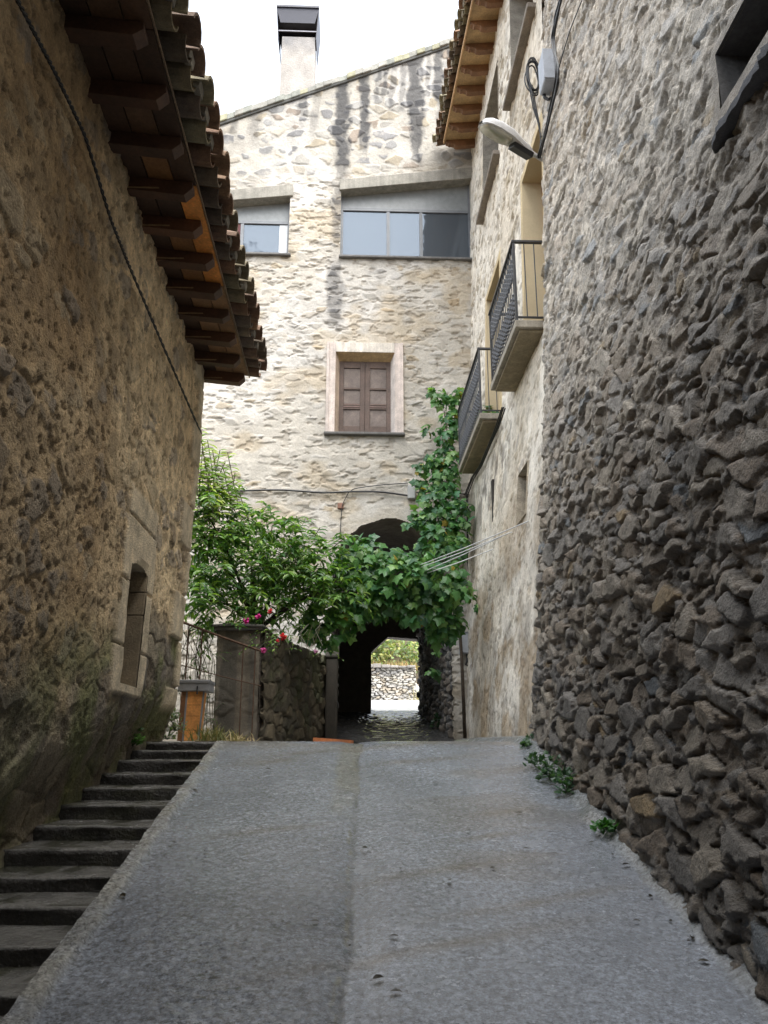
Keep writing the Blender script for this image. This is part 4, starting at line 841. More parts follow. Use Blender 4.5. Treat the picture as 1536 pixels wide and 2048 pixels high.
for k in range(28):
    a = 2*math.pi*k/28; c_, s2_ = math.cos(a), math.sin(a); ring.append((np.sign(c_)*abs(c_)**.7, np.sign(s2_)*abs(s2_)**.7))
cg = A+ax*Ll*.72
R1 = [cg+ax*x*Ll*.255+wd*y*.128+dn*.022 for x, y in ring]; R2 = [cg+ax*x*Ll*.235+wd*y*.115+dn*.045 for x, y in ring]; R3 = [cg+ax*x*Ll*.13+wd*y*.06+dn*.062 for x, y in ring]
m.add(R1+R2+R3+[cg+dn*.066], [(i, (i+1) % 28, 28+(i+1) % 28, 28+i) for i in range(28)]+[(28+i, 28+(i+1) % 28, 56+(i+1) % 28, 56+i) for i in range(28)]+[(56+i, 56+(i+1) % 28, 84) for i in range(28)], (.4, .4, .34)); m.build('lamp_glass', M['lens'], lp, smooth=True)
MB().tube(R1+[R1[0]], .008, 5, (.45, .45, .43)).build('rim', M['metal'], lp)
m = MB(); m.obox(A+ax*Ll*.27+dn*.045+wd*.0, ax, wd, dn, .13, .06, .03, (.02, .02, .02)); m.build('gear_cover', M['metal'], lp, bevel=.008)
m = MB(); m.tube([A+np.array([.14, .03, -.06]), A+np.array([.03, .01, -.02]), A+ax*.05, A+ax*.12], .022, 8, (.5, .5, .5)); m.build('bracket', M['metal'], lp)
def cable(name, pts, r, label, cat='cable', m_='cable', n=5, sag=0, group=None):
    p = np.array(pts, float); t = np.linspace(0, 1, len(p)); tt = np.linspace(0, 1, max(8, len(p)*6))
    q = np.stack([np.interp(tt, t, p[:, k]) for k in range(3)], -1)
    for _ in range(4): q[1:-1] = (q[:-2]+2*q[1:-1]+q[2:])/4
    o = MB().tube(q, r, n, (.015, .015, .016)).build(name, M[m_], org=p[0])
    if label: tag(o, label, cat, group)
    return o
# twisted line on the brown wall
base = [at(-70, -190, X=-1.53), at(35, 0, X=-1.53), at(108, 140, X=-1.53), at(170, 270, X=-1.53), at(222, 440, X=-1.53), at(262, 540, X=-1.53), at(330, 700, X=-1.53), at(402, 866, X=-1.535)]
p = np.array(base); t = np.linspace(0, 1, len(p)); tt = np.linspace(0, 1, 420); q = np.stack([np.interp(tt, t, p[:, k]) for k in range(3)], -1)
for _ in range(40): q[1:-1] = (q[:-2]+2*q[1:-1]+q[2:])/4
m = MB()
for ph in (0, math.pi): a = tt*260+ph; m.tube(q+np.stack([.006*np.cos(a), 0*a, .006*np.sin(a)], -1), .006, 5)
tag(m.build('twisted_cable', M['cable'], org=q[0]), 'black twisted power cable sagging along the brown wall under the eave', 'cable')
# cables and box on the corner of the dark wall
def wx(z, off): return float(prof(z, ND))-off
bp = [(1132, -40), (1124, 0), (1115, 32), (1107, 73), (1111, 103), (1118, 132), (1117, 164), (1105, 217), (1089, 281), (1079, 316)]
cb = thing('cable_bundle', 'thick bundle of black cables running down the dark wall corner to the street lamp', 'cable', tuple(at(1079, 316, X=1.99)))
for k in range(5):
    pts = []
    for i, (x, y) in enumerate(bp):
        p_ = at(x+random.uniform(-3, 3), y, X=1.99); p_[0] -= .02*random.random(); pts.append(p_)
    o = cable('cable', pts, .011, None); o.parent = cb; o.location = Vector(o.location)-cb.location
tag(cable('thin_cable', [at(1168, -10, X=2.0), at(1140, 60, X=2.0), at(1122, 120, X=2.0), at(1112, 160, X=2.0)], .006, None), 'single thin black cable slanting across the dark wall top beside the bundle', 'cable')
jb = thing('junction_box', 'grey junction box high on the dark wall corner beside coiled cable', 'box', (1.95, 7.0, 8.0))
Yj = 6.95; zt_ = at(1095, 97, Y=Yj)[2]; zb_ = at(1095, 158, Y=Yj)[2]; xa_ = at(1087, 130, Y=Yj)[0]; xb_ = at(1112, 130, Y=Yj)[0]
MB().box((xa_, Yj, zb_), (xb_+.06, Yj+.24, zt_), (.33, .36, .41)).build('body', M['metal'], jb, bevel=.02)
MB().box((xa_-.006, Yj-.012, zb_+.01), (xb_-.02, Yj-.001, zt_-.01), (.36, .39, .44)).build('cover', M['metal'], jb, bevel=.004)
MB().tube([((xa_+xb_)/2-.02, Yj+.22, zb_+.01), ((xa_+xb_)/2-.02, Yj+.2, zb_-.05), ((xa_+xb_)/2+.01, Yj+.18, zb_-.09), ((xa_+xb_)/2+.04, Yj+.2, zb_-.06)], .018, 7, (.03, .03, .03)).build('gland', M['cable'], jb)
m = MB()
for k in range(7):
    c = at(1068+random.uniform(-2, 2), 148+random.uniform(-6, 6), Y=7.52); a = np.linspace(0, 2*math.pi, 40); rx, rz = random.uniform(.045, .075), random.uniform(.20, .29)
    m.tube(np.stack([c[0]+rx*np.cos(a)+.012*np.sin(2*a+k), 7.52+k*.012+.02*np.sin(a), c[2]+rz*np.sin(a)], -1), .0085, 5)
for k in range(3): m.tube([at(1058+k*3, 170, Y=7.53), at(1066+k*3, 215, Y=7.54), at(1076+k, 245, Y=7.55), at(1082, 275+k*4, Y=7.56), at(1079, 310, Y=7.56)], .008, 5)
tag(m.build('cable_coil', M['cable'], org=at(1068, 150, Y=7.5)), 'hanging coil of spare black cable left of the grey junction box', 'cable')
# facade line
F_ = FY-.05
fc = [(400, 976), (470, 982), (560, 979), (650, 986), (700, 983), (760, 983), (815, 991)]
tag(cable('wall_cable', [at(x, y, Y=F_) for x, y in fc], .017, None, n=6), 'thick black cable running level across the pale front below the shuttered window', 'cable')
tag(cable('branch_cable', [at(x, y, Y=F_) for x, y in ((696, 986), (708, 977), (760, 970), (816, 966))], .009, None), 'thin black cable looping above the thick one to the small grey box', 'cable')
tag(cable('drop_cable', [at(x, y, Y=F_) for x, y in ((697, 985), (684, 1010), (682, 1040), (680, 1075))], .007, None), 'thin dark cable hanging down from the level wall cable past a rusty plate', 'cable')
tag(cable('end_cable', [at(x, y, Y=F_) for x, y in ((832, 985), (870, 984), (905, 986), (948, 990))], .012, None), 'short black cable behind the vine between grey box and house corner', 'cable')
p0 = at(681, 1011, Y=F_); tag(MB().box((p0[0]-.05, F_, p0[2]-.05), (p0[0]+.05, FY, p0[2]+.05), (.20, .09, .05)).build('rusty_plate', M['metal'], bevel=.01, org=p0), 'small rusty iron plate on the pale wall above the arch', 'plate')
p0 = at(823, 985, Y=F_); jb2 = thing('connection_box', 'small grey cable box on the pale wall at the edge of the vine', 'box', tuple(p0))
MB().box((p0[0]-.065, F_-.05, p0[2]-.12), (p0[0]+.065, FY, p0[2]+.12), (.33, .33, .32)).build('body', M['metal'], jb2, bevel=.01); MB().box((p0[0]-.055, F_-.058, p0[2]-.11), (p0[0]+.055, F_-.05, p0[2]+.11), (.36, .36, .35)).build('cover', M['metal'], jb2)
mb_ = thing('meter_box', 'grey electric meter box on the stone pier beside the passage', 'box', (1.83, FY-.1, 3.2))
MB().box((1.755, FY-.17, 3.09), (1.905, FY, 3.42), (.36, .38, .41)).build('body', M['metal'], mb_, bevel=.008); MB().box((1.768, FY-.178, 3.105), (1.895, FY-.17, 3.405), (.40, .42, .45)).build('door', M['metal'], mb_); MB().box((1.745, FY-.185, 3.42), (1.915, FY, 3.435), (.3, .32, .34)).build('lid', M['metal'], mb_)
MB().tube([(1.87, FY-.08, 3.1), (1.87, FY-.08, 2.98), (1.85, FY-.06, 2.92), (1.90, FY-.05, 2.90), (1.925, FY-.05, 3.0), (1.925, FY-.05, 3.5)], .018, 6).build('conduit', M['cable'], mb_)
tag(cable('corner_cable', [(1.925, FY-.05, 3.45), (1.93, FY-.05, 4.2), (1.935, FY-.05, 4.9), (1.95, FY-.05, 5.8)], .015, None), 'black cable running straight up the corner from the meter box', 'cable')
m = MB()
for k in range(3): m.tube([(float(XR(y, z))-.05-.02*k, y, z+.02*math.sin(y*7+k)) for y, z in ((9.9, 5.86), (10.4, 5.80), (11.0, 5.76), (11.8, 5.72), (12.6, 5.8), (13.4, 5.75))], .010, 5)
tag(m.build('wall_cables', M['cable'], org=(1.95, 9.9, 5.86)), 'sagging black cables fixed to the pale wall under the far balcony', 'cable')
tw = thing('trellis_wires', 'pale taut trellis wires stretched from the pale wall to the grape vine', 'wire', tuple(at(840, 1130, Y=11.0)))
for (xa, ya, xb, yb, Yw) in ((838, 1131, 1058, 1042, 8.9), (838, 1136, 1024, 1064, 9.3), (848, 1143, 1018, 1066, 9.4), (855, 1146, 987, 1098, 9.9)):
    e_ = at(xb, yb, Y=Yw); xw_ = float(XR(Yw, e_[2]))-.02; e_ = at(xb, yb, X=xw_); s0 = at(xa, ya, Y=11.2)
    MB().tube([s0, (s0+e_)/2+np.array([0, 0, -.012]), e_], .0065, 5).build('wire', M['wire'], tw)

# ------------------------------------------------------------------ foliage
def norm(a): return a/(np.linalg.norm(a, axis=-1, keepdims=True)+1e-9)
LONG = (np.array([(0, 0, 0), (.18, .30, .05), (.18, 0, 0), (.18, -.30, .05), (.45, .5, .08), (.45, 0, .01), (.45, -.5, .08), (.75, .32, .02), (.75, 0, -.05), (.75, -.32, .02), (1, 0, -.16)]),
        np.array([(0, 2, 1, 1), (0, 3, 2, 2), (1, 2, 5, 4), (2, 3, 6, 5), (4, 5, 8, 7), (5, 6, 9, 8), (7, 8, 10, 10), (8, 9, 10, 10)]))
_o = [(0, 0), (-.10, .22), (.02, .50), (.22, .38), (.48, .60), (.58, .30), (1.0, 0), (.58, -.30), (.48, -.60), (.22, -.38), (.02, -.50), (-.10, -.22)]
LOBE = (np.array([(.25, 0, .05)]+[(x, y, -.22*(x*x+y*y)+.03*math.sin(9*y)) for x, y in _o]), np.array([(0, 1+k, 1+(k+1) % 12) for k in range(12)]))
def leaves(m, P, D, N, L, Wd, col, kind):
    tv, tf = kind; D = norm(D); Sd = norm(np.cross(N, D)); N = norm(np.cross(D, Sd)); n = len(P)
    V = P[:, None]+tv[None, :, 0:1]*(D*L[:, None])[:, None]+tv[None, :, 1:2]*(Sd*Wd[:, None])[:, None]+tv[None, :, 2:3]*(N*L[:, None])[:, None]
    C = np.repeat(col[:, None], len(tv), 1); k = len(tv)
    if tf.shape[1] == 4:
        tri = tf[tf[:, 2] == tf[:, 3]][:, :3]; quad = tf[tf[:, 2] != tf[:, 3]]; V2 = V.reshape(-1, 3); C2 = C.reshape(-1, 3); base = m.n
        m.add(V2, (quad[None]+(np.arange(n)*k)[:, None, None]).reshape(-1, 4), C2); m.f.setdefault(3, []).append((tri[None]+(np.arange(n)*k)[:, None, None]).reshape(-1, 3)+base)
    else: m.add(V.reshape(-1, 3), (tf[None]+(np.arange(n)*k)[:, None, None]).reshape(-1, 3), C.reshape(-1, 3))
def gcol(n, cols, v=.25):
    return np.array(cols)[RNG.integers(0, len(cols), n)]*(1+v*RNG.uniform(-1, 1, (n, 1)))
def ball(n, shell=.55):
    d = norm(RNG.normal(size=(n, 3))); return d*(RNG.uniform(shell**3, 1, (n, 1))**(1/3))
GT = [(.07, .155, .036), (.10, .21, .046), (.145, .275, .058), (.055, .13, .045), (.21, .32, .065)]
GV = [(.055, .15, .05), (.08, .20, .06), (.115, .25, .08), (.06, .16, .075), (.17, .30, .09)]
def shoots(m, clumps, per, cols, ln=(.22, .42), ll=(.085, .13), wd_=.36, up=.15):
    for (px, py, rp, Y) in clumps:
        c = at(px, py, Y=Y); R = rp/1657*Y*1.06; ns = max(2, int(per*(R/.35)**2))
        B_ = ball(ns, .1)*R*np.array([1, 1.1, .9])*.9
        for b in B_:
            d = norm(b/R*.8+RNG.normal(size=3)*.55+np.array([0, -.15, up])); Ls = RNG.uniform(*ln); nl = int(Ls/.034)
            tt = np.linspace(.05, 1, nl); pts = c+b+d*tt[:, None]*Ls+np.array([0, 0, -1])*(tt[:, None]**2)*Ls*.35
            tang = norm(d+np.array([0, 0, -1])*tt[:, None]*.7); sd = norm(np.cross(tang, (0, 0, 1))); sg = np.where(np.arange(nl) % 2, 1, -1)[:, None]
            D = tang*.55+sd*sg*.75+np.array([0, 0, -.18])+RNG.normal(size=(nl, 3))*.18; N = np.array([0, -.25, 1])+RNG.normal(size=(nl, 3))*.3
            L = RNG.uniform(*ll, nl)*(1-.35*tt); leaves(m, pts, D, N, L, L*wd_, gcol(nl, cols), LONG)
            m.tube([c+b, pts[len(pts)//2], pts[-1]], .003, 3, (.10, .13, .04))
tr = thing('fruit_tree', 'leafy green tree with long drooping leaves beside the brown house corner', 'tree', (-1.25, 11.3, 1.69))
cl = [(398, 1060, 50, 10.2), (425, 1030, 45, 10.4), (430, 1115, 62, 10.4), (505, 1070, 56, 10.6), (585, 1100, 50, 10.8), (555, 1150, 62, 10.8), (480, 1160, 60, 10.6), (625, 1130, 50, 11.), (392, 1195, 42, 10.0), (400, 1150, 45, 10.2), (640, 1190, 48, 11.), (585, 1215, 45, 10.8),
      (525, 1215, 38, 10.6), (450, 1225, 38, 10.4), (400, 1000, 36, 10.2), (470, 1060, 40, 10.5), (545, 1050, 36, 10.8), (640, 1090, 36, 11.1), (690, 1170, 45, 11.2), (420, 1180, 40, 11.0), (500, 1120, 60, 11.5), (600, 1160, 60, 11.6)]
m = MB(); shoots(m, cl, 29, GT, (.2, .5), (.11, .19), .38)
# tall pale new shoots by the wall corner
GY = [(.24, .33, .05), (.17, .28, .045), (.12, .22, .04), (.30, .36, .07)]
for (xa, ya, xb, yb, Y) in ((480, 1030, 455, 905, 10.4), (478, 1035, 430, 960, 10.4), (440, 1040, 415, 880, 10.2), (430, 1050, 398, 852, 10.0), (420, 1060, 400, 930, 10.1), (455, 1045, 470, 945, 10.5), (500, 1050, 480, 990, 10.5), (410, 1050, 440, 900, 10.3), (405, 1040, 420, 940, 10.2), (430, 1040, 462, 985, 10.2), (445, 1030, 425, 900, 10.2), (395, 1030, 405, 900, 10.0), (400, 1000, 395, 870, 10.0), (415, 1000, 450, 925, 10.2), (465, 1020, 445, 930, 10.3), (425, 990, 470, 960, 10.2), (400, 1020, 388, 930, 9.9), (430, 1010, 415, 940, 10.1), (660, 1100, 690, 1075, 11.2), (625, 1080, 640, 1055, 11.), (575, 1060, 600, 1035, 10.9)):
    a, b = at(xa, ya, Y=Y), at(xb, yb, Y=Y); nl = max(10, int(np.linalg.norm(b-a)/.032)); tt = np.linspace(.1, 1, nl)[:, None]; pts = a+(b-a)*tt
    D = np.stack([np.where(np.arange(nl) % 2, 1, -1)*.9+RNG.normal(size=nl)*.15, RNG.normal(size=nl)*.5-.1, RNG.normal(size=nl)*.15-.12], -1); L = RNG.uniform(.13, .21, nl)*(1-.3*tt[:, 0]); leaves(m, pts, D, np.array([0, -.5, .9])+RNG.normal(size=(nl, 3))*.2, L, L*.36, gcol(nl, GY if yb < 1000 else GT), LONG); m.tube([a, b], .006, 4, (.10, .08, .05))
m.build('crown', M['leaf'], tr)
m = MB(); tb = np.array([-1.25, 11.3, 1.66]); m.tube([tb, tb+(.03, .0, .7), tb+(-.04, -.1, 1.5), tb+(-.1, -.2, 2.3)], [.075, .065, .055, .03], 8, (.06, .045, .03))
for (px, py, rp, Y) in cl[::2]:
    c = at(px, py, Y=Y); s0 = tb+np.array([0, -.1, 1.5]); m.tube([s0, (s0+c)/2+np.array([0, 0, .12]), c], [.03, .018, .007], 5, (.06, .045, .03))
m.build('trunk', M['bark'], tr, smooth=True)
# grape vine
gv = thing('grape_vine', 'grape vine with broad lobed leaves climbing from the arch to the far balcony', 'vine', (1.78, 13.2, 1.75))
cv = [(845, 965, 14, 13.0), (850, 1040, 22, 12.8), (925, 1010, 18, 12.7), (735, 1128, 52, 11.6), (705, 1115, 40, 11.5), (790, 1140, 48, 11.4), (845, 1150, 48, 11.4), (890, 1165, 42, 11.4), (925, 1170, 24, 11.5), (880, 1215, 42, 11.6), (830, 1205, 48, 11.6), (770, 1190, 46, 11.6), (715, 1185, 42, 11.4), (690, 1235, 36, 11.3), (900, 1245, 34, 11.7), (870, 1262, 22, 11.8), (745, 1215, 30, 11.6),
      (640, 1240, 30, 11.2), (655, 1270, 22, 11.2), (620, 1255, 24, 11.1), (870, 1300, 9, 12.4), (868, 1345, 8, 12.5), (940, 1190, 9, 12.2), (958, 1212, 7, 12.2),
      (880, 1010, 40, 12.8), (900, 1055, 42, 12.8), (868, 1080, 34, 12.6), (905, 1110, 30, 12.6), (890, 960, 34, 12.9), (855, 985, 22, 12.9), (895, 915, 30, 12.9), (868, 925, 22, 12.9), (842, 935, 16, 13.0), (895, 870, 26, 12.9), (905, 835, 24, 12.9), (885, 800, 22, 12.9), (868, 785, 15, 13.), (912, 795, 16, 12.8), (855, 860, 13, 13.), (920, 780, 12, 12.8), (835, 1035, 20, 12.8), (815, 1050, 10, 12.8),
      (968, 822, 14, 11.6), (985, 825, 10, 11.4), (975, 838, 12, 11.5), (925, 1040, 16, 12.6), (925, 1080, 14, 12.5)]
m = MB()
for (px, py, rp, Y) in cv:
    c = at(px, py, Y=Y); R = rp/1657*Y*1.06; n = max(7, int(135*(R/.35)**2)); flat = .5 if Y > 12.3 else .9
    b = ball(n, .35); P = c+b*R*np.array([1, flat, 1]); N = b*.7+np.array([0, -.55, .55])+RNG.normal(size=(n, 3))*.35; D = np.array([0, -.25, -.8])+b*.5+RNG.normal(size=(n, 3))*.45
    L = RNG.uniform(.08, .175, n)*(.9 if Y > 12.3 else 1); cc = gcol(n, GV, .3); ye = RNG.random(n) > .985; cc[ye] = (.35, .26, .05); leaves(m, P, D, N, L, L*.95, cc, LOBE)
m.build('foliage', M['leaf'], gv)
m = MB(); pth = [(1.78, 13.25, 1.7), (1.76, 13.25, 3.0), (1.70, 13.2, 4.2), at(905, 1100, Y=12.9), at(900, 1050, Y=13.1), at(885, 960, Y=13.2), at(895, 870, Y=13.2), at(885, 800, Y=13.2)]
m.tube(pth, [.03, .028, .025, .02, .018, .014, .01, .006], 6)
m.tube([at(925, 1130, Y=12.4), at(880, 1170, Y=11.6), at(790, 1150, Y=11.5), at(720, 1130, Y=11.5), at(650, 1150, Y=11.2)], [.02, .018, .016, .013, .008], 6); m.build('stem', M['bark'], gv, smooth=True)
# flowering shrub on the garden wall
fs = thing('flowering_shrub', 'trailing shrub with magenta and red blooms hanging over the garden wall', 'shrub', (-.95, 10.4, 3.0))
m = MB(); shoots(m, [(540, 1255, 34, 10.2), (575, 1265, 28, 10.3), (610, 1275, 24, 10.5), (520, 1275, 24, 10.1), (560, 1290, 18, 10.2), (640, 1290, 18, 10.7), (660, 1300, 12, 10.8), (510, 1245, 20, 10.0)], 24, GT+[(.14, .22, .05)], (.12, .25), (.045, .075), .5)
for k in range(14): a = at(RNG.uniform(510, 650), RNG.uniform(1235, 1262), Y=10.4); m.tube([a, a+np.array([RNG.uniform(-.1, .15), -.1, -.12]), a+np.array([RNG.uniform(-.1, .2), -.16, -.32])], .004, 4, (.10, .09, .05))
m.build('foliage', M['leaf'], fs)
for (x, y, r, c) in ((494, 1241, .055, (.62, .02, .32)), (516, 1232, .045, (.62, .02, .30)), (527, 1300, .048, (.55, .06, .30)), (566, 1273, .055, (.55, .012, .02)), (540, 1222, .045, (.5, .02, .03)), (632, 1302, .035, (.45, .2, .38)), (555, 1281, .03, (.5, .015, .03))):
    p = at(x, y, Y=9.98); m = MB(); n = 26; b = ball(n, .3); leaves(m, p+b*r*.4, b+RNG.normal(size=(n, 3))*.3, b+np.array([0, -.5, .5]), np.full(n, r*.6), np.full(n, r*.65), gcol(n, [c], .3), LOBE); m.build('bloom', M['petal'], fs)
# climbing plant behind the fence
cp = thing('climbing_plant', 'thin dark climber tangled in the wire fence beside the stone pillar', 'plant', tuple(at(400, 1470, Y=10.0)))
m = MB(); shoots(m, [(372, 1280, 16, 9.95), (385, 1305, 16, 9.95), (375, 1330, 16, 9.95), (398, 1290, 14, 9.95), (400, 1330, 18, 9.95), (385, 1350, 14, 9.95), (418, 1350, 16, 10.2), (425, 1310, 14, 10.2), (420, 1395, 20, 10.2), (415, 1430, 22, 10.2), (375, 1420, 26, 10.2), (395, 1450, 26, 10.2), (430, 1450, 20, 10.2), (365, 1380, 20, 10.2), (400, 1400, 24, 10.4), (380, 1460, 22, 10.1), (425, 1330, 14, 10.3), (428, 1285, 10, 10.3), (405, 1370, 18, 10.1)], 26, [(.03, .06, .02), (.05, .10, .03), (.07, .13, .03)], (.10, .2), (.035, .06), .55)
for k in range(16): x = RNG.uniform(364, 430); m.tube([at(x, 1470, Y=10.), at(x+RNG.uniform(-12, 12), 1380, Y=9.98), at(x+RNG.uniform(-15, 15), 1320, Y=9.97), at(x+RNG.uniform(-20, 20), 1260, Y=9.95)], .004, 4, (.06, .06, .03))
m.build('foliage', M['leaf'], cp)
def weed(name, label, px, spots, n, L, cols, cat='weed', kind=LOBE, up=.6):
    """spots: world points and radii"""
    m = MB()
    for (p, r) in spots:
        b = ball(n, .2); b[:, 2] = np.abs(b[:, 2]); P = np.array(p)+b*r*np.array([1, 1, 1.1]); D = b*.8+np.array([0, 0, up*.3])+RNG.normal(size=(n, 3))*.4; N = np.array([-.1, -.2, 1])+RNG.normal(size=(n, 3))*.35
        l = RNG.uniform(.6, 1, n)*L; leaves(m, P, D, N, l, l*(.9 if kind is LOBE else .4), gcol(n, cols), kind)
        for q in P[::3]: m.tube([p, (np.array(p)+q)/2+np.array([0, 0, .01]), q], .0022, 3, (.05, .09, .03))
    if len(spots) > 1: m.tube([q[0] for q in spots], .004, 4, (.05, .08, .03))
    return tag(m.build(name, M['leaf'], org=spots[0][0]), label, cat)
W_ = [(.03, .075, .035), (.045, .10, .045), (.035, .085, .05), (.06, .125, .05)]
rz = lambda x, y, dz=.03: (x, y, float(roadz(y))+dz)
weed('weed', 'largest dark green weed clump sprawling at the foot of the dark wall', 0, [(rz(1.47, 6.35, .07), .10), (rz(1.45, 6.25, .03), .09), (rz(1.42, 6.6, .03), .09), (rz(1.50, 6.0, .06), .09), (rz(1.48, 5.9, .02), .08)], 34, .05, W_)
weed('weed', 'small bright green weed tuft nearest the camera at the dark wall foot', 0, [(rz(1.47, 5.08, .03), .065), (rz(1.48, 5.02, .06), .05)], 34, .04, [(.03, .11, .025), (.05, .15, .035), (.04, .13, .03)])
weed('weed', 'low weed patch at the far end of the dark wall by the crest', 0, [(rz(1.55, 7.45, .02), .07), (rz(1.51, 7.3, .02), .05)], 30, .04, W_)
weed('weed', 'bright green weed growing at the mossy wall beside the top steps', 0, [(rz(-1.80, 7.20, .05), .09), (rz(-1.84, 7.1, .12), .08), (rz(-1.82, 7.28, .14), .06)], 34, .05, [(.06, .16, .03), (.09, .2, .04)])
weed('weed', 'fine leaved green weed between the brown house corner and the wooden bin', 0, [(rz(-1.72, 8.15, .02), .12), (rz(-1.66, 8.2, .10), .12), (rz(-1.70, 8.2, .2), .09)], 70, .03, [(.07, .12, .04), (.10, .15, .05), (.13, .15, .07)])
weed('weed', 'leafy weed at the foot of the passage side wall', 0, [((1.60, 15.5, float(roadz(15.5))+.05), .14), ((1.60, 15.4, float(roadz(15.5))+.18), .10)], 36, .07, W_)
def tuft(m, p, n, h, cols, spread=.1, lean=.5):
    for _ in range(n):
        b = np.array(p)+np.array([RNG.normal()*spread, RNG.normal()*spread, 0]); d = np.array([RNG.normal()*lean, RNG.normal()*lean, 1]); d /= np.linalg.norm(d); l = h*RNG.uniform(.5, 1); w2 = .003+.004*RNG.random(); s_d = np.array([1, .3*RNG.normal(), 0])*w2
        t1 = b+d*l*.55; t2 = b+d*l+np.array([d[0], d[1], -.3])*l*.35; m.add([b-s_d, b+s_d, t1+s_d*.7, t1-s_d*.7, t2], [(0, 1, 2, 3), (3, 2, 4)], gcol(1, cols)[0])
m = MB(); tuft(m, (-1.33, 8.4, 1.685), 130, .22, [(.30, .24, .12), (.22, .2, .09), (.14, .16, .06)], .10, .6); m.tube([(-1.5, 8.38, 1.684), (-1.33, 8.4, 1.687), (-1.15, 8.6, 1.687), (-1.0, 8.66, 1.684)], .012, 5, (.25, .2, .1)); tuft(m, (-1.15, 8.6, 1.685), 90, .13, [(.34, .27, .15), (.28, .22, .12)], .09, .9)
tag(m.build('grass_tuft', M['dry'], org=(-1.3, 8.4, 1.685)), 'dry straw coloured grass tuft right of the wooden bin', 'grass')
# fallen leaves on the road
lab = 'small dark wet leaf lying flat on the grey concrete road'
def onroad(px, py):
    d = FW+RT*(px-768)/FPX+UP*(1024-py)/FPX; lo, hi = 1., 7.6
    for _ in range(40):
        mid = (lo+hi)/2; q = np.array([0, 0, EYE])+d*mid/d[1]; lo, hi = (mid, hi) if q[2] > float(roadz(mid)) else (lo, mid)
    return np.array([0, 0, EYE])+d*lo/d[1]
for i, (x, y) in enumerate(((1120, 1600), (1098, 1575), (1190, 1690), (1245, 1735), (1300, 1800), (1345, 1850), (1420, 1930), (1075, 1540), (1225, 1715), (1385, 1885), (395, 1590), (340, 1690), (250, 1800), (620, 1850), (700, 1900), (413, 1708), (1060, 1703), (865, 1570), (876, 1604), (932, 1666), (735, 1702), (800, 1744), (897, 1765), (980, 1742), (575, 1520), (1045, 1630), (745, 1712), (798, 1880), (780, 1991), (1375, 1890), (530, 1542), (745, 1966), (1265, 1848))):
    p = onroad(x, y); p[2] += .014; m = MB(); L = np.array([RNG.uniform(.03, .055)]); leaves(m, p[None], np.array([[RNG.normal(), RNG.normal()*.6, .1]]), np.array([[RNG.normal()*.2, -.2, 1]]), L, L*.5, gcol(1, [(.022, .018, .014), (.03, .024, .015)]), LONG)
    tag(m.build('fallen_leaf', M['leaf'], org=p), lab, 'leaf', 'fallen leaves on the road')

# ------------------------------------------------------------------ beyond the passage
Xo = axis((-12, 12, .3),); Yo = axis((20.3, 26.6, .3),); XX, YY = np.meshgrid(Xo, Yo, indexing='ij')
M['pale_road'] = mat('pale wet road', rough=.30, var=.12, vscale=3, bump=.25, bscale=40, bdist=.01)
tag(MB().grid(np.stack([XX, YY, roadz(YY)+.012], -1), np.full(XX.shape+(3,), .55)).build('outer_road', M['pale_road'], smooth=True), kind='structure')
rw = thing('retaining_wall', 'dry stone retaining wall across the road beyond the passage', 'wall', (1.2, 26, 3))
us = axis((-7, 2.02, .03),); vs = axis((2.8, 4.05, .025),); UU, VV = np.meshgrid(us, vs, indexing='ij')
d1, d2, r1, r2, r3, du, dv = vor(UU+.08*fbm(UU*5, VV*5, 1), VV+.04*fbm(UU*6, VV*6, 4), .17, .075, 810); H = ss(.03, .25, d2-d1)*(.03+.07*r1)
C = pal(r2, [(.46, .44, .41), (.36, .35, .34), (.54, .51, .45), (.42, .37, .30)])*ss(-.08, .22, d2-d1)[..., None]
m = MB(); m.grid(np.stack([UU, 26-H+.12*(VV-2.8), VV], -1), C); m.box((-7, 26.16, 2.6), (2.0, 26.5, 4.06), (.25, .22, .18)); m.build('stone_face', M['facade'], rw, smooth=False)
m = MB()
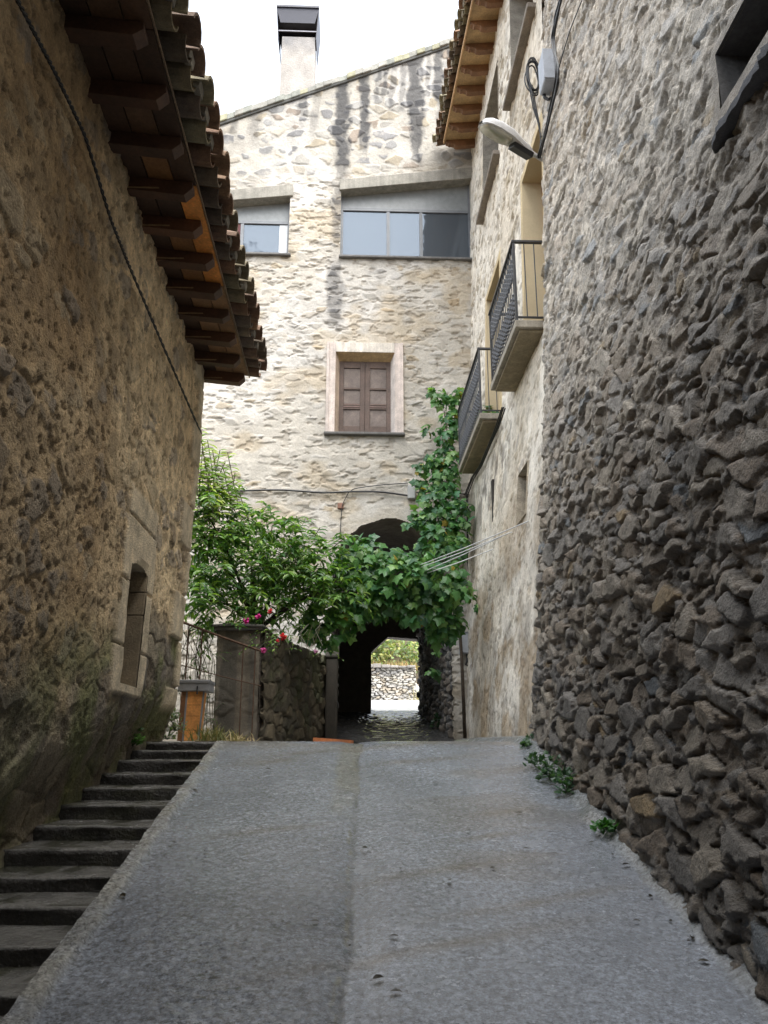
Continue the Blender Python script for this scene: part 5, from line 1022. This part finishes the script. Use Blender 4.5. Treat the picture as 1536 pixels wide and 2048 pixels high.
for i in range(34): x = -7+i*.265; m.box((x, 25.98+random.uniform(-.04, .03), 4.06), (x+.255, 26.5, 4.13+random.uniform(-.02, .05)), np.array([.30, .28, .26])*random.uniform(.7, 1.2))
m.build('capping', M['stone'], rw, bevel=.015)
Xh = axis((-30, 30, .6),); Yh = axis((26.3, 70, .6),); XX, YY = np.meshgrid(Xh, Yh, indexing='ij'); ZZ = np.where(XX < 2.4, 3.95, 3.1)+.62*(YY-26.3)+1.2*(fbm(XX*.3, YY*.3, 820)-.5)*ss(26.5, 30, YY)
C = lerp(np.array([.30, .22, .11]), np.array([.13, .15, .05]), ss(.4, .6, fbm(XX*.5, YY*.5, 822))[..., None]); tag(MB().grid(np.stack([XX, YY, ZZ], -1), C).build('hillside', M['soil'], smooth=True), kind='structure')
m = MB()
for _ in range(70): x = RNG.uniform(-2, 2.2); tuft(m, (x, RNG.uniform(26.2, 27.6), 4.05), 22, .42, [(.52, .33, .15), (.48, .36, .17), (.55, .42, .2)], .12, .5)
for _ in range(30): tuft(m, (RNG.uniform(2.0, 3.2), RNG.uniform(25.8, 26.6), 3.0), 22, .75, [(.45, .38, .18), (.40, .34, .16), (.30, .30, .12)], .14, .35)
tag(m.build('dry_grass', M['dry'], org=(1, 26.5, 4)), 'dry orange and straw grass covering the bank above the retaining wall', 'grass', kind='stuff')
m = MB()
for _ in range(90):
    x = RNG.uniform(-3, 5); Y = 26.9+5.5*RNG.random()**1.6; c = np.array([x, Y, (3.95 if x < 2.4 else 3.3)+.62*(Y-26.3)+.3]); n = 190; R = RNG.uniform(.5, .95); b = ball(n, .3); gc = [[(.20, .27, .10), (.27, .33, .12)], [(.36, .36, .13), (.44, .42, .17)], [(.15, .21, .10), (.2, .27, .13)]][RNG.integers(0, 3)]
    leaves(m, c+b*R, b+RNG.normal(size=(n, 3))*.5, b+np.array([0, -.3, .6]), RNG.uniform(.10, .19, n), RNG.uniform(.05, .1, n), gcol(n, gc, .35), LONG)
tag(m.build('hillside_scrub', M['leaf'], org=(1, 30, 6)), 'mixed green and yellow scrub covering the hillside beyond the passage', 'shrubs', kind='stuff')
